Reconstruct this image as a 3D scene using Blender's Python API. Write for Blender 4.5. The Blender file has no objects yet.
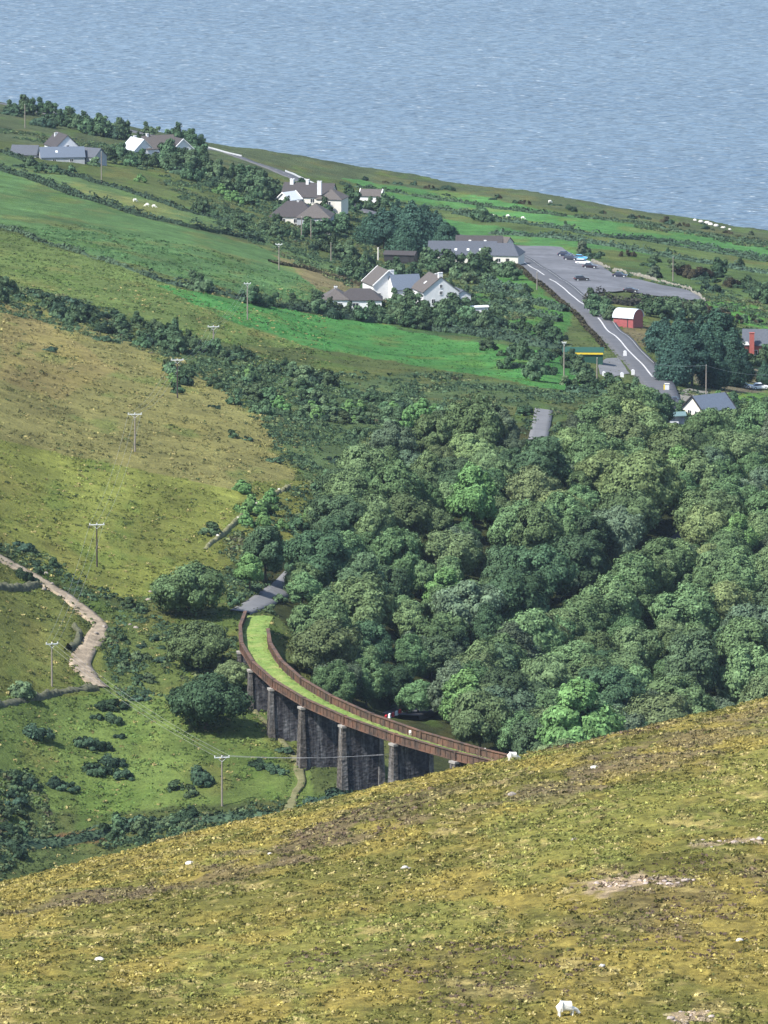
import bpy, math, random
import numpy as np
from mathutils import Vector, Matrix

rng = np.random.default_rng(7)
random.seed(7)
SC = bpy.context.scene
COL = SC.collection
R = math.radians
F = 8000.0                 # focal length in pixels
PIT = R(9.01)
CAMZ = 340.0
SUN_AZ = math.atan2(-0.80, -0.60)     # compass-like: x = sin, y = cos
SUN_EL = R(50)
HAZE, SKY, SUN, EXPO = .00002, .14, 4.9, 0.80

# ------------------------------------------------------------------ noise
def _h(ix, iy, seed):
    n = (ix.astype(np.int64) * 374761393 + iy.astype(np.int64) * 668265263 + seed * 974634777) & 0x7fffffff
    n = ((n ^ (n >> 13)) * 1274126177) & 0x7fffffff
    n = n ^ (n >> 16)
    return (n & 0xffffff) / float(0xffffff)

def vnoise(x, y, seed=0):
    x = np.asarray(x, float); y = np.asarray(y, float)
    ix = np.floor(x); iy = np.floor(y)
    fx = x - ix; fy = y - iy
    fx = fx * fx * fx * (fx * (fx * 6 - 15) + 10); fy = fy * fy * fy * (fy * (fy * 6 - 15) + 10)
    a = _h(ix, iy, seed); b = _h(ix + 1, iy, seed); c = _h(ix, iy + 1, seed); d = _h(ix + 1, iy + 1, seed)
    return (a * (1 - fx) + b * fx) * (1 - fy) + (c * (1 - fx) + d * fx) * fy

def fbm(x, y, octv=4, seed=0, gain=0.5):
    s = 0; a = 1; t = 0
    ca, sa = math.cos(0.6), math.sin(0.6)
    for o in range(octv):
        s = s + a * (vnoise(x, y, seed + o * 17) - 0.5); t += a
        a *= gain
        x, y = (ca * x - sa * y) * 2.03, (sa * x + ca * y) * 2.03
    return 2 * s / t       # about -1..1

def sstep(a, b, x):
    t = np.clip((x - a) / (b - a), 0, 1)
    return t * t * (3 - 2 * t)

# ------------------------------------------------------------------ photo <-> world
def ray(px, py):
    u = (px - 384) / F; v = (512 - py) / F
    c, s = math.cos(PIT), math.sin(PIT)
    return np.array([u, c + v * s, -s + v * c])

def on_plane(px, py, z):
    d = ray(px, py)
    t = (z - CAMZ) / d[2]
    return np.array([d[0] * t, d[1] * t, z])

def tan_row(py):
    return np.tan(PIT - np.arctan((512 - np.asarray(py, float)) / F))

def project(x, y, z):
    c, s = math.cos(PIT), math.sin(PIT)
    dz = z - CAMZ
    f = y * c - dz * s
    up = y * s + dz * c
    return 384 + F * x / f, 512 - F * up / f

# ------------------------------------------------------------------ the lie of the land
CP = [(0,100,45),(0,150,60),(0,200,76),(0,300,100),(0,400,110),(0,500,108),(0,600,102),(0,700,95),(0,800,86),(0,880,79),
      (100,850,79),
      (200,140,30),(200,165,46),(200,250,72),(200,316,88),(200,400,98),(200,500,100),(200,565,97),(200,640,94),(200,700,91),(200,810,83),
      (384,170,18),(384,210,30),(384,250,42),(384,290,56),(384,340,73),(384,400,88),(384,450,91),(384,500,90),(384,560,88),(384,620,85),(384,700,82),
      (253,710,88.8),(275,737,87.5),(307,766,85.5),(348,787,85),(300,820,83),(255,612,95.5),
      (560,196,14),(560,225,28),(560,270,45),(560,300,55),(560,360,73),(560,420,85),(560,500,86),(560,600,80),(560,700,75),
      (768,228,11),(768,270,30),(768,300,41),(768,340,51),(768,400,64),(768,450,72),(768,540,77),(768,650,73),(768,745,67),
      (-500,150,95),(-500,300,145),(-500,500,150),(-500,700,128),(-500,880,105),
      (1250,250,10),(1250,330,36),(1250,500,66),(1250,700,66)]
PW = np.array([on_plane(*p) for p in CP] + [(-60,1130,70),(60,1180,66),(0,1000,62),(250,1100,66),(-250,1050,92),(0,800,55),(200,800,60),(-200,800,80),(35,1262,86)])
def _tps(P, Q):
    d = np.sqrt(((P[:, None, :] - Q[None]) ** 2).sum(2)) + 1e-9
    return d * d * np.log(d)
_S = np.array([[150.0, 700.0]])
_c = PW[:, :2] / _S
_n = len(_c)
_A = np.zeros((_n + 3, _n + 3))
_A[:_n, :_n] = _tps(_c, _c) + np.eye(_n) * 0.002
_A[:_n, _n] = 1; _A[:_n, _n + 1:] = _c; _A[_n, :_n] = 1; _A[_n + 1:, :_n] = _c.T
_w = np.linalg.solve(_A, np.r_[PW[:, 2], 0, 0, 0])

COAST = np.array([on_plane(px, py, z) for px, py, z in
        [(-500,60,62),(0,104,45),(100,124,38),(200,143,30),(300,159,22),(384,172,18),(500,187,15),(600,204,13),(700,219,12),(768,231,11),(1250,290,8)]])
_caz = COAST[:, 0] / COAST[:, 1]

RIDGE = np.array([(-600,985),(-200,925),(0,886),(100,859),(200,831),(300,807),(400,784),(520,759),(600,739),(700,715),(768,699),(900,668),(1300,590)], float)
def far_z(x, y):
    x = np.asarray(x, float).ravel(); y = np.asarray(y, float).ravel()
    out = np.empty_like(x)
    for i in range(0, len(x), 40000):
        P = np.c_[x[i:i + 40000], y[i:i + 40000]] / _S
        out[i:i + 40000] = _tps(P, _c) @ _w[:_n] + _w[_n] + P @ _w[_n + 1:]
    yc = np.interp(x / np.maximum(y, 1), _caz, COAST[:, 1]) + 10 * fbm(x / 25, y / 40, 3, 5)
    over = np.maximum(y - yc, 0)
    out = out - 0.9 * over - 0.002 * over ** 2
    out = np.maximum(out, -14)
    out += 0.9 * fbm(x / 30, y / 30, 3, 11) * sstep(1250, 1400, y)
    return out
def fore_z(x, y):
    yy = np.maximum(y, 1.0)
    px = 384 + F * x / (yy * 1.01)
    px = np.where(y < 60, np.clip(px, -600, 1300), px)
    tr = tan_row(np.interp(px, RIDGE[:, 0], RIDGE[:, 1]))
    yr = 705 + 0.05 * np.clip(px, -400, 1200) + 14 * np.sin(px / 130.0)
    c = tan_row(1024.0) + 0.004 - tr
    q = (yr - yy) / (yr - 490)
    t = np.where(q > 0, tr + c * q * q, tr + 0.05 * (np.maximum(yy - yr, 0) / 100) ** 1.6)
    z = CAMZ - yy * t
    return z - 2.2 * np.exp(-(y / 70.0) ** 2)
def ground(x, y):
    x = np.asarray(x, float); y = np.asarray(y, float)
    sh = np.broadcast(x, y).shape
    x = np.broadcast_to(x, sh).ravel(); y = np.broadcast_to(y, sh).ravel()
    a = far_z(x, y); b = fore_z(x, y)
    m = np.maximum(a, b)
    z = m + 3 * np.log(np.exp((a - m) / 3) + np.exp((b - m) / 3))
    z = np.where(np.abs(a - b) > 40, m, z)
    return z.reshape(sh)
def gz(x, y): return float(ground(np.array([x]), np.array([y]))[0])
def at(px, py, y0=1215.0, y1=3100.0):
    """the point of the ground that the photograph shows at a pixel"""
    d = ray(px, py); d = d / d[1]
    ys = np.linspace(y0, y1, 900)
    g = ground(d[0] * ys, ys) - (CAMZ + d[2] * ys)
    k = np.where(g >= 0)[0]
    if len(k) == 0 or k[0] == 0:
        k = [max(1, int(np.argmax(g)))]
    i = k[0]
    lo, hi = ys[i - 1], ys[i]
    ys = np.linspace(lo, hi, 40)
    g = ground(d[0] * ys, ys) - (CAMZ + d[2] * ys)
    j = int(np.argmax(g >= 0)) if (g >= 0).any() else len(ys) - 1
    y = ys[j]; x = d[0] * y
    return np.array([x, y, gz(x, y)])
def fore_at(px, py): return at(px, py, 300, 900)

# ------------------------------------------------------------------ objects
def tag(o, label=None, cat=None, group=None, kind=None):
    if label: o['label'] = label
    if cat: o['category'] = cat
    if group: o['group'] = group
    if kind: o['kind'] = kind
    return o
def empty(name, loc, rz=0.0):
    o = bpy.data.objects.new(name, None); COL.objects.link(o)
    o.empty_display_size = 0.5
    o.location = [float(v) for v in loc]; o.rotation_euler = (0, 0, rz)
    return o
def link(name, me, mat, parent=None):
    o = bpy.data.objects.new(name, me); COL.objects.link(o)
    if mat is not None and len(me.materials) == 0:
        me.materials.append(mat)
    if parent is not None: o.parent = parent
    return o
def np_mesh(name, V, Q, smooth=False, colour=None):
    """mesh from arrays: V (n,3); Q (m,3 or 4)"""
    me = bpy.data.meshes.new(name)
    V = np.ascontiguousarray(V, np.float32); Q = np.ascontiguousarray(Q, np.int32)
    k = Q.shape[1]; m = len(Q)
    me.vertices.add(len(V)); me.vertices.foreach_set('co', V.ravel())
    me.loops.add(m * k); me.loops.foreach_set('vertex_index', Q.ravel())
    me.polygons.add(m); me.polygons.foreach_set('loop_start', np.arange(0, m * k, k, dtype=np.int32))
    me.polygons.foreach_set('loop_total', np.full(m, k, np.int32))
    if smooth: me.polygons.foreach_set('use_smooth', np.ones(m, bool))
    if colour is not None:
        at_ = me.color_attributes.new('cover', 'FLOAT_COLOR', 'POINT')
        c = np.ones((len(V), 4), np.float32); c[:, :3] = colour
        at_.data.foreach_set('color', c.ravel())
    me.update(calc_edges=True)
    return me
class MB:
    def __init__(s): s.v = []; s.f = []
    def add(s, vs, fs):
        n = len(s.v); s.v += [tuple(map(float, p)) for p in vs]; s.f += [tuple(i + n for i in f) for f in fs]; return s
    def box(s, c, d, rz=0.0, M=None):
        x, y, z = d[0] / 2, d[1] / 2, d[2] / 2
        vs = [(-x,-y,-z),(x,-y,-z),(x,y,-z),(-x,y,-z),(-x,-y,z),(x,-y,z),(x,y,z),(-x,y,z)]
        ca, sa = math.cos(rz), math.sin(rz)
        vs = [Vector((a * ca - b * sa + c[0], a * sa + b * ca + c[1], e + c[2])) for a, b, e in vs]
        if M: vs = [M @ v for v in vs]
        return s.add(vs, [(0,3,2,1),(4,5,6,7),(0,1,5,4),(1,2,6,5),(2,3,7,6),(3,0,4,7)])
    def tube(s, pts, rad, n=8, cap=True):
        pts = [Vector(p) for p in pts]; rings = []
        for i, p in enumerate(pts):
            d = (pts[min(i + 1, len(pts) - 1)] - pts[max(i - 1, 0)]).normalized()
            a = d.orthogonal().normalized() if abs(d.z) > .99 else d.cross(Vector((0, 0, 1))).normalized()
            b = d.cross(a).normalized()
            r = rad[i] if isinstance(rad, (list, tuple)) else rad
            rings.append([p + (a * math.cos(t) + b * math.sin(t)) * r for t in [2 * math.pi * k / n for k in range(n)]])
        vs = [v for q in rings for v in q]; fs = []
        for i in range(len(pts) - 1):
            for k in range(n):
                fs.append((i * n + k, i * n + (k + 1) % n, (i + 1) * n + (k + 1) % n, (i + 1) * n + k))
        if cap: fs += [tuple(range(n)), tuple(range((len(pts) - 1) * n, len(pts) * n))[::-1]]
        return s.add(vs, fs)
    def prism(s, prof, y0, y1):
        """profile in x,z pushed from y0 to y1"""
        n = len(prof)
        vs = [(a, y0, b) for a, b in prof] + [(a, y1, b) for a, b in prof]
        return s.add(vs, [tuple(range(n)), tuple(range(n, 2 * n))[::-1]] + [(i, i + n, (i + 1) % n + n, (i + 1) % n) for i in range(n)])
    def build(s, name, mat, parent=None, smooth=False, bevel=0):
        me = bpy.data.meshes.new(name); me.from_pydata(s.v, [], s.f)
        me.update()
        o = link(name, me, mat, parent)
        import bmesh
        b = bmesh.new(); b.from_mesh(me); bmesh.ops.recalc_face_normals(b, faces=b.faces)
        if bevel: bmesh.ops.bevel(b, geom=b.edges[:], offset=bevel, segments=1, affect='EDGES')
        b.to_mesh(me); b.free()
        if smooth:
            for p in me.polygons: p.use_smooth = True
        return o
def copy_tree(o, loc=None, rz=None, scale=None, parent=None):
    c = o.copy(); COL.objects.link(c)
    if parent is not None: c.parent = parent
    if loc is not None: c.location = [float(v) for v in loc]
    if rz is not None: c.rotation_euler = (0, 0, rz)
    if scale is not None: c.scale = scale
    for ch in KIDS(o): copy_tree(ch, parent=c)
    return c
_all_children = {}
def KIDS(o): return list(o.children)

# ------------------------------------------------------------------ materials
class NT:
    def __init__(s, name):
        s.m = bpy.data.materials.new(name); s.m.use_nodes = True
        s.t = s.m.node_tree; s.t.nodes.clear()
        s.out = s.t.nodes.new('ShaderNodeOutputMaterial')
    def n(s, t, **kw):
        x = s.t.nodes.new('ShaderNode' + t)
        for k, v in kw.items():
            if k in x.inputs.keys(): x.inputs[k].default_value = v
            else: setattr(x, k, v)
        return x
    def l(s, a, b): s.t.links.new(a, b)
    def noise(s, scale, detail=4, rough=.6, vec=None, dim='3D'):
        x = s.n('TexNoise'); x.inputs['Scale'].default_value = scale; x.inputs['Detail'].default_value = detail; x.inputs['Roughness'].default_value = rough
        if vec is not None: s.l(vec, x.inputs['Vector'])
        return x
    def ramp(s, fac, stops, interp='LINEAR'):
        x = s.n('ValToRGB'); e = x.color_ramp.elements; x.color_ramp.interpolation = interp
        while len(e) < len(stops): e.new(.5)
        for q, (p, c) in zip(e, stops):
            q.position = p; q.color = (c[0], c[1], c[2], 1) if not isinstance(c, (int, float)) else (c, c, c, 1)
        s.l(fac, x.inputs[0]); return x
    def mix(s, a, b, fac, mode='MIX'):
        x = s.n('Mix'); x.data_type = 'RGBA'; x.blend_type = mode
        for v, i in ((fac, 0), (a, 6), (b, 7)):
            if hasattr(v, 'links'): s.l(v, x.inputs[i])
            elif isinstance(v, (int, float)): x.inputs[i].default_value = v
            else: x.inputs[i].default_value = (*v, 1)
        return x.outputs[2]
    def pos(s): return s.n('NewGeometry').outputs['Position']
    def obj(s): return s.n('TexCoord').outputs['Object']
    def bump(s, h, strength=.5, dist=.1):
        x = s.n('Bump'); x.inputs['Strength'].default_value = strength; x.inputs['Distance'].default_value = dist
        s.l(h, x.inputs['Height']); return x.outputs[0]
    def pbr(s, col, rough=.85, spec=.25, normal=None, metal=0):
        x = s.n('BsdfPrincipled')
        if hasattr(col, 'links'): s.l(col, x.inputs['Base Color'])
        else: x.inputs['Base Color'].default_value = (*col, 1)
        if hasattr(rough, 'links'): s.l(rough, x.inputs['Roughness'])
        else: x.inputs['Roughness'].default_value = rough
        x.inputs['Specular IOR Level'].default_value = spec; x.inputs['Metallic'].default_value = metal
        if normal is not None: s.l(normal, x.inputs['Normal'])
        s.l(x.outputs[0], s.out.inputs[0]); return x

def plain(name, c, rough=.7, var=.25, scale=3.0, spec=.3, metal=0, bump=.2):
    t = NT(name); o = t.obj()
    nz = t.noise(scale, 5, .65, o); n2 = t.noise(scale * 7, 3, .6, o)
    f = t.ramp(nz.outputs[0], [(.3, 1 - var), (.7, 1 + var * .6)])
    f2 = t.ramp(n2.outputs[0], [(.3, 1 - var * .5), (.7, 1 + var * .4)])
    a = t.mix(c, f.outputs[0], 1.0, 'MULTIPLY'); a = t.mix(a, f2.outputs[0], 1.0, 'MULTIPLY')
    t.pbr(a, rough, spec, t.bump(n2.outputs[0], bump, .03), metal)
    return t.m

def leaf_mat(name, c, hue=.022, val=.30, translucent=.16, dry=None):
    t = NT(name)
    oi = t.n('ObjectInfo'); ge = t.n('NewGeometry')
    hsv = t.n('HueSaturation'); hsv.inputs['Color'].default_value = (*c, 1)
    mr = t.n('MapRange'); mr.inputs[3].default_value = .5 - hue; mr.inputs[4].default_value = .5 + hue
    t.l(oi.outputs['Random'], mr.inputs[0]); t.l(mr.outputs[0], hsv.inputs['Hue'])
    wn = t.n('TexWhiteNoise', noise_dimensions='1D'); t.l(oi.outputs['Random'], wn.inputs['W'])
    m2 = t.n('MapRange'); m2.inputs[3].default_value = 1 - val; m2.inputs[4].default_value = 1 + val
    t.l(wn.outputs['Value'], m2.inputs[0])
    m3 = t.n('MapRange'); m3.inputs[3].default_value = .62; m3.inputs[4].default_value = 1.40
    t.l(ge.outputs['Random Per Island'], m3.inputs[0])
    mm = t.n('Math', operation='MULTIPLY'); t.l(m2.outputs[0], mm.inputs[0]); t.l(m3.outputs[0], mm.inputs[1])
    t.l(mm.outputs[0], hsv.inputs['Value'])
    col = hsv.outputs[0]
    nz = t.noise(.45, 3, .6, t.obj())
    f = t.ramp(nz.outputs[0], [(.35, .78), (.68, 1.35)])
    col = t.mix(col, f.outputs[0], 1.0, 'MULTIPLY')
    d = t.n('BsdfDiffuse'); tr = t.n('BsdfTranslucent'); ms = t.n('MixShader'); ms.inputs[0].default_value = translucent
    t.l(col, d.inputs[0]); t.l(col, tr.inputs[0]); t.l(d.outputs[0], ms.inputs[1]); t.l(tr.outputs[0], ms.inputs[2])
    t.l(ms.outputs[0], t.out.inputs[0])
    return t.m

def cover_mat(name, scale, bdist, amount=.35):
    """ground cover: albedo per vertex, broken up by noise"""
    t = NT(name); p = t.pos()
    a = t.n('Attribute', attribute_name='cover')
    n1 = t.noise(scale, 6, .68, p); n2 = t.noise(scale * 5, 4, .7, p)
    mp = t.n('Mapping'); mp.inputs['Scale'].default_value = (.4, 1, 1); t.l(p, mp.inputs[0])
    n3 = t.noise(scale * .3, 4, .6, mp.outputs[0])
    c = a.outputs['Color']
    for nz, lo, hi in ((n1, 1 - amount, 1 + amount), (n2, 1 - amount, 1 + amount), (n3, 1 - amount * .8, 1 + amount * .8)):
        r = t.ramp(nz.outputs[0], [(.28, (lo, lo * 1.0, lo * .95)), (.72, (hi, hi * .97, hi * .9))])
        c = t.mix(c, r.outputs[0], 1.0, 'MULTIPLY')
    ad = t.n('Math', operation='ADD'); t.l(n1.outputs[0], ad.inputs[0]); t.l(n2.outputs[0], ad.inputs[1])
    t.pbr(c, .95, .08, t.bump(ad.outputs[0], .9, bdist))
    return t.m

M = {}
M['heath'] = cover_mat('heath_ground', 2.2, .25, .36)
M['land'] = cover_mat('field_ground', .45, .6, .28)
def tuft_mat(name, tr=.2):
    t = NT(name); a = t.n('Attribute', attribute_name='cover')
    d = t.n('BsdfDiffuse'); q = t.n('BsdfTranslucent'); ms = t.n('MixShader'); ms.inputs[0].default_value = tr
    t.l(a.outputs['Color'], d.inputs[0]); t.l(a.outputs['Color'], q.inputs[0]); t.l(d.outputs[0], ms.inputs[1]); t.l(q.outputs[0], ms.inputs[2]); t.l(ms.outputs[0], t.out.inputs[0])
    return t.m
M['tuft'] = tuft_mat('heath_tufts')
M['leaf_mid'] = leaf_mat('leaf_mid', (.104, .164, .076))
M['leaf_dark'] = leaf_mat('leaf_dark', (.066, .110, .060))
M['leaf_olive'] = leaf_mat('leaf_olive', (.112, .158, .076))
M['leaf_bright'] = leaf_mat('leaf_bright', (.118, .215, .080), .012, .08)
M['leaf_yellow'] = leaf_mat('leaf_yellow', (.145, .195, .085), .02, .15)
M['leaf_grey'] = leaf_mat('leaf_grey', (.092, .134, .084))
M['leaf_brown'] = leaf_mat('leaf_brown', (.090, .118, .075))
M['needle'] = leaf_mat('needle', (.038, .076, .056), .02, .25, .1)
M['gorse'] = leaf_mat('gorse', (.046, .080, .050), .03, .35)
M['bush'] = leaf_mat('bush', (.080, .128, .068), .03, .35)
M['purple'] = leaf_mat('copper_leaf', (.05, .02, .03), .01, .1)
M['hedge'] = leaf_mat('hedge_leaf', (.050, .082, .052), .03, .3)
M['hedge_brown'] = leaf_mat('hedge_brown', (.06, .055, .035), .02, .2)
M['bark'] = plain('bark', (.10, .085, .07), .95, .4, 4)
M['white_wall'] = plain('white_render', (.64, .65, .66), .9, .10, .8)
M['cream_wall'] = plain('cream_render', (.62, .60, .54), .9, .12, .8)
M['grey_wall'] = plain('grey_render', (.34, .36, .38), .9, .15, .8)
M['slate'] = plain('slate_roof', (.075, .085, .105), .65, .25, 2.5)
M['slate_blue'] = plain('slate_pale', (.10, .125, .165), .6, .15, 2.5)
M['tile_dark'] = plain('dark_tile_roof', (.055, .05, .052), .8, .25, 2.5)
M['tile_brown'] = plain('brown_tile_roof', (.095, .085, .08), .8, .25, 2.5)
M['teal_roof'] = plain('teal_roof', (.12, .19, .19), .6, .15, 2.0)
M['red_wall'] = plain('red_wall', (.34, .095, .08), .8, .15, 1.0)
M['red_tin'] = plain('red_tin', (.31, .085, .085), .65, .25, 1.6)
M['white_tin_sunlit_slate'] = plain('white_tin_sunlit_slate', (.52, .56, .60), .45, .10, 1.5)
M['glass'] = plain('window_glass', (.025, .03, .04), .08, .1, 1.0, .6)
M['white_paint'] = plain('white_paint', (.8, .8, .8), .6, .05, 2.0)
M['dark_trim'] = plain('dark_trim', (.03, .03, .032), .6, .1, 2.0)
M['timber'] = plain('pole_timber', (.24, .21, .18), .9, .3, 6)
M['timber_dark'] = plain('pole_dark_timber', (.055, .045, .04), .9, .3, 6)
M['galv'] = plain('galvanised', (.62, .65, .66), .5, .1, 6)
M['ceramic'] = plain('ceramic', (.75, .75, .72), .4, .05, 6)
M['wire'] = plain('wire', (.30, .31, .33), .5, .05, 6)
M['rust'] = None
M['wool'] = plain('sheep_wool', (.80, .78, .72), 1.0, .12, 9)
M['rock_pink'] = plain('pink_rock', (.36, .30, .265), .95, .4, 5)
M['dry_wall'] = plain('dry_stone', (.21, .20, .165), .95, .6, 1.6)
M['field_bank'] = plain('field_bank', (.17, .17, .085), .98, .5, 1.2)
M['rock'] = plain('pale_rock', (.27, .24, .21), .95, .5, 5)
M['rock_white'] = plain('white_rock', (.50, .48, .45), .95, .2, 5)
M['wallstone'] = plain('field_stone', (.10, .105, .065), .95, .6, 1.6)
M['barrier_red'] = plain('barrier_red', (.55, .03, .04), .5, .1, 4)
M['barrier_white'] = plain('barrier_white', (.8, .8, .8), .5, .05, 4)
M['green_tin'] = plain('green_tin', (.02, .07, .05), .5, .1, 2)
M['yellow'] = plain('yellow_paint', (.65, .48, .04), .6, .1, 2)
M['rubber'] = plain('rubber', (.02, .02, .02), .9, .1, 4)
M['lamp'] = plain('headlamp', (.7, .72, .75), .2, .05, 4)
M['tarmac'] = plain('tarmac', (.095, .098, .108), .92, .16, .25, .2)
M['tarmac_worn'] = plain('tarmac_worn', (.125, .13, .145), .95, .35, .07, .2)
M['tarmac_pale'] = plain('tarmac_pale', (.145, .148, .155), .92, .18, .12, .2)
M['paint_line'] = plain('road_paint', (.50, .50, .50), .8, .4, 1.2)
M['gravel'] = plain('gravel_track', (.29, .238, .175), .98, .5, .5, .1)
M['yard'] = plain('yard_gravel', (.20, .19, .165), .98, .25, .3, .1)
M['path_tan'] = plain('worn_earth', (.150, .148, .075), .98, .35, .5, .1)
def rust_mat():
    t = NT('rusted_iron'); o = t.pos()
    mp = t.n('Mapping'); mp.inputs['Scale'].default_value = (1, 1, .35); t.l(o, mp.inputs[0])
    n1 = t.noise(.35, 5, .7, o); n2 = t.noise(2.5, 5, .7, mp.outputs[0])
    a = t.ramp(n1.outputs[0], [(.34, (.050, .040, .035)), (.50, (.105, .066, .048)), (.72, (.175, .090, .058))])
    b = t.ramp(n2.outputs[0], [(.3, .6), (.7, 1.35)])
    t.pbr(t.mix(a.outputs[0], b.outputs[0], 1.0, 'MULTIPLY'), .85, .2, t.bump(n2.outputs[0], .4, .05))
    return t.m
M['rust'] = rust_mat()
def pier_mat():
    t = NT('pier_stone'); o = t.pos()
    mp = t.n('Mapping'); mp.inputs['Scale'].default_value = (1, 1, 1.7); t.l(o, mp.inputs[0])
    v = t.n('TexVoronoi'); v.inputs['Scale'].default_value = 1.5; t.l(mp.outputs[0], v.inputs['Vector'])
    ms = t.n('Mapping'); ms.inputs['Scale'].default_value = (1, 1, .12); t.l(o, ms.inputs[0])
    st = t.noise(.9, 5, .65, ms.outputs[0]); n2 = t.noise(2.2, 6, .7, o)
    hs = t.n('SeparateColor'); t.l(v.outputs['Color'], hs.inputs[0])
    blocks = t.ramp(hs.outputs[0], [(0, (.055, .050, .048)), (1, (.125, .112, .102))])
    streak = t.ramp(st.outputs[0], [(.50, (0, 0, 0)), (.72, (1, 1, 1))])
    c = t.mix(blocks.outputs[0], (.25, .25, .255), streak.outputs[0])
    k = t.ramp(n2.outputs[0], [(.3, .45), (.7, 1.35)])
    c = t.mix(c, k.outputs[0], 1.0, 'MULTIPLY')
    t.pbr(c, .95, .15, t.bump(v.outputs['Distance'], .6, .12))
    return t.m
M['pier'] = pier_mat()
def pier_mat2():  # pier stone darkened and blued: shade of the cross walls put into colour
    t = NT('shaded_pier_stone'); o = t.pos()
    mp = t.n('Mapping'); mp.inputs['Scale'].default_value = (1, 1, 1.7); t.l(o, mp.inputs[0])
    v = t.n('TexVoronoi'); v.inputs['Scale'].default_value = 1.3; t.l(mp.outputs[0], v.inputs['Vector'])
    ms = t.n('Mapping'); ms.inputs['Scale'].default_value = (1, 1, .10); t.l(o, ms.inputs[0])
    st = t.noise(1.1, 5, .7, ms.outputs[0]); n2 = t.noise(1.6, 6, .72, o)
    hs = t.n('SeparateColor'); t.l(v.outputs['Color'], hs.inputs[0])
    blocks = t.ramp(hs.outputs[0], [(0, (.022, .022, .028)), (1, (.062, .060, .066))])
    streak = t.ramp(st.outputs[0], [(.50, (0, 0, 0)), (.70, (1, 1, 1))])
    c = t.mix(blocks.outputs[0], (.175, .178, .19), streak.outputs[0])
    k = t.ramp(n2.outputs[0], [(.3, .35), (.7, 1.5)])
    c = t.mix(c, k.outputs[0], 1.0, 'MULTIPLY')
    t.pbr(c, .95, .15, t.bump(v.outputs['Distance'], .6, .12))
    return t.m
M['pier_shaded'] = pier_mat2()
M['capstone'] = plain('pale_capstone', (.30, .285, .265), .95, .25, 3)
def deckgrass():
    t = NT('deck_grass'); o = t.pos()
    n1 = t.noise(.25, 4, .6, o); n2 = t.noise(1.8, 5, .7, o)
    a = t.ramp(n1.outputs[0], [(.3, (.120, .20, .05)), (.5, (.175, .25, .065)), (.7, (.26, .28, .10))])
    b = t.ramp(n2.outputs[0], [(.3, .65), (.7, 1.25)])
    t.pbr(t.mix(a.outputs[0], b.outputs[0], 1.0, 'MULTIPLY'), .95, .1, t.bump(n2.outputs[0], .8, .15))
    return t.m
M['deckgrass'] = deckgrass()
def sea_mat():
    t = NT('sea_water'); p = t.pos()
    mp = t.n('Mapping'); mp.inputs['Scale'].default_value = (.42, 1.0, 1); mp.inputs['Rotation'].default_value = (0, 0, R(5)); t.l(p, mp.inputs[0])
    a = t.noise(.12, 3, .62, mp.outputs[0]); b = t.noise(.27, 2, .5, mp.outputs[0]); g = t.noise(.004, 3, .55, mp.outputs[0])
    ad = t.n('Math', operation='MULTIPLY_ADD'); t.l(b.outputs[0], ad.inputs[0]); ad.inputs[1].default_value = .6; t.l(a.outputs[0], ad.inputs[2])
    gr = t.ramp(g.outputs[0], [(.3, (.082, .130, .190)), (.7, (.100, .152, .212))])
    x = t.pbr(gr.outputs[0], .30, .5, t.bump(ad.outputs[0], 1.0, 9.5))
    x.inputs['IOR'].default_value = 1.33
    return t.m
M['sea'] = sea_mat()

# ------------------------------------------------------------------ roads first: land is cut a little lower beneath them
def poly_w(pts): return np.array([at(*p) for p in pts])
def resample(P, step):
    P = np.asarray(P, float); d = np.r_[0, np.cumsum(np.hypot(*np.diff(P[:, :2], axis=0).T))]
    n = max(2, int(d[-1] / step) + 1); s = np.linspace(0, d[-1], n)
    Q = np.c_[[np.interp(s, d, P[:, k]) for k in range(P.shape[1])]].T
    for _ in range(2):
        Q[1:-1] = (Q[:-2] + 2 * Q[1:-1] + Q[2:]) / 4
    return Q
def smooth_path(P, step, it=12):
    Q = resample(P, step)
    for _ in range(it): Q[1:-1] = (Q[:-2] + 2 * Q[1:-1] + Q[2:]) / 4
    return Q
def sides(Q, off):
    T = np.gradient(Q[:, :2], axis=0); T /= np.linalg.norm(T, axis=1)[:, None] + 1e-9
    N = np.c_[T[:, 1], -T[:, 0]]
    return Q[:, :2] + N * off
def smooth1(z, it=200):
    z = z.copy()
    for _ in range(it): z[1:-1] = (z[:-2] + 2 * z[1:-1] + z[2:]) / 4
    return z
CUTS = []          # (centre line, half width)
def ribbon(name, P, half, mat, step=3.0, it=12, lift=.0, kind='structure', cross=5, wob=0.0, seed=0, cut=True, Q=None, z_of=None):
    if Q is None: Q = smooth_path(P, step, it)
    if cut: CUTS.append((Q, half))
    L = []
    for j, k in enumerate(np.linspace(-1, 1, cross)):
        w = half * (1 + wob * fbm(Q[:, 0] / 8, Q[:, 1] / 8 + 9 * np.sign(k), 2, seed)) * k
        S = Q[:, :2] + (sides(Q, 1.0) - Q[:, :2]) * np.asarray(w)[:, None] if np.ndim(w) else sides(Q, w)
        z = ground(S[:, 0], S[:, 1]) if z_of is None else z_of(Q)
        L.append(np.c_[S, z + lift])
    # skirts
    a = L[0].copy(); a[:, 2] -= .9; b = L[-1].copy(); b[:, 2] -= .9
    L = [a] + L + [b]
    V = np.concatenate(L); n = len(Q); q = []
    i = np.arange(n - 1)
    for j in range(len(L) - 1):
        q.append(np.c_[j * n + i, j * n + i + 1, (j + 1) * n + i + 1, (j + 1) * n + i])
    o = link(name, np_mesh(name, V, np.concatenate(q), True), mat)
    tag(o, kind=kind)
    return o, Q
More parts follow.
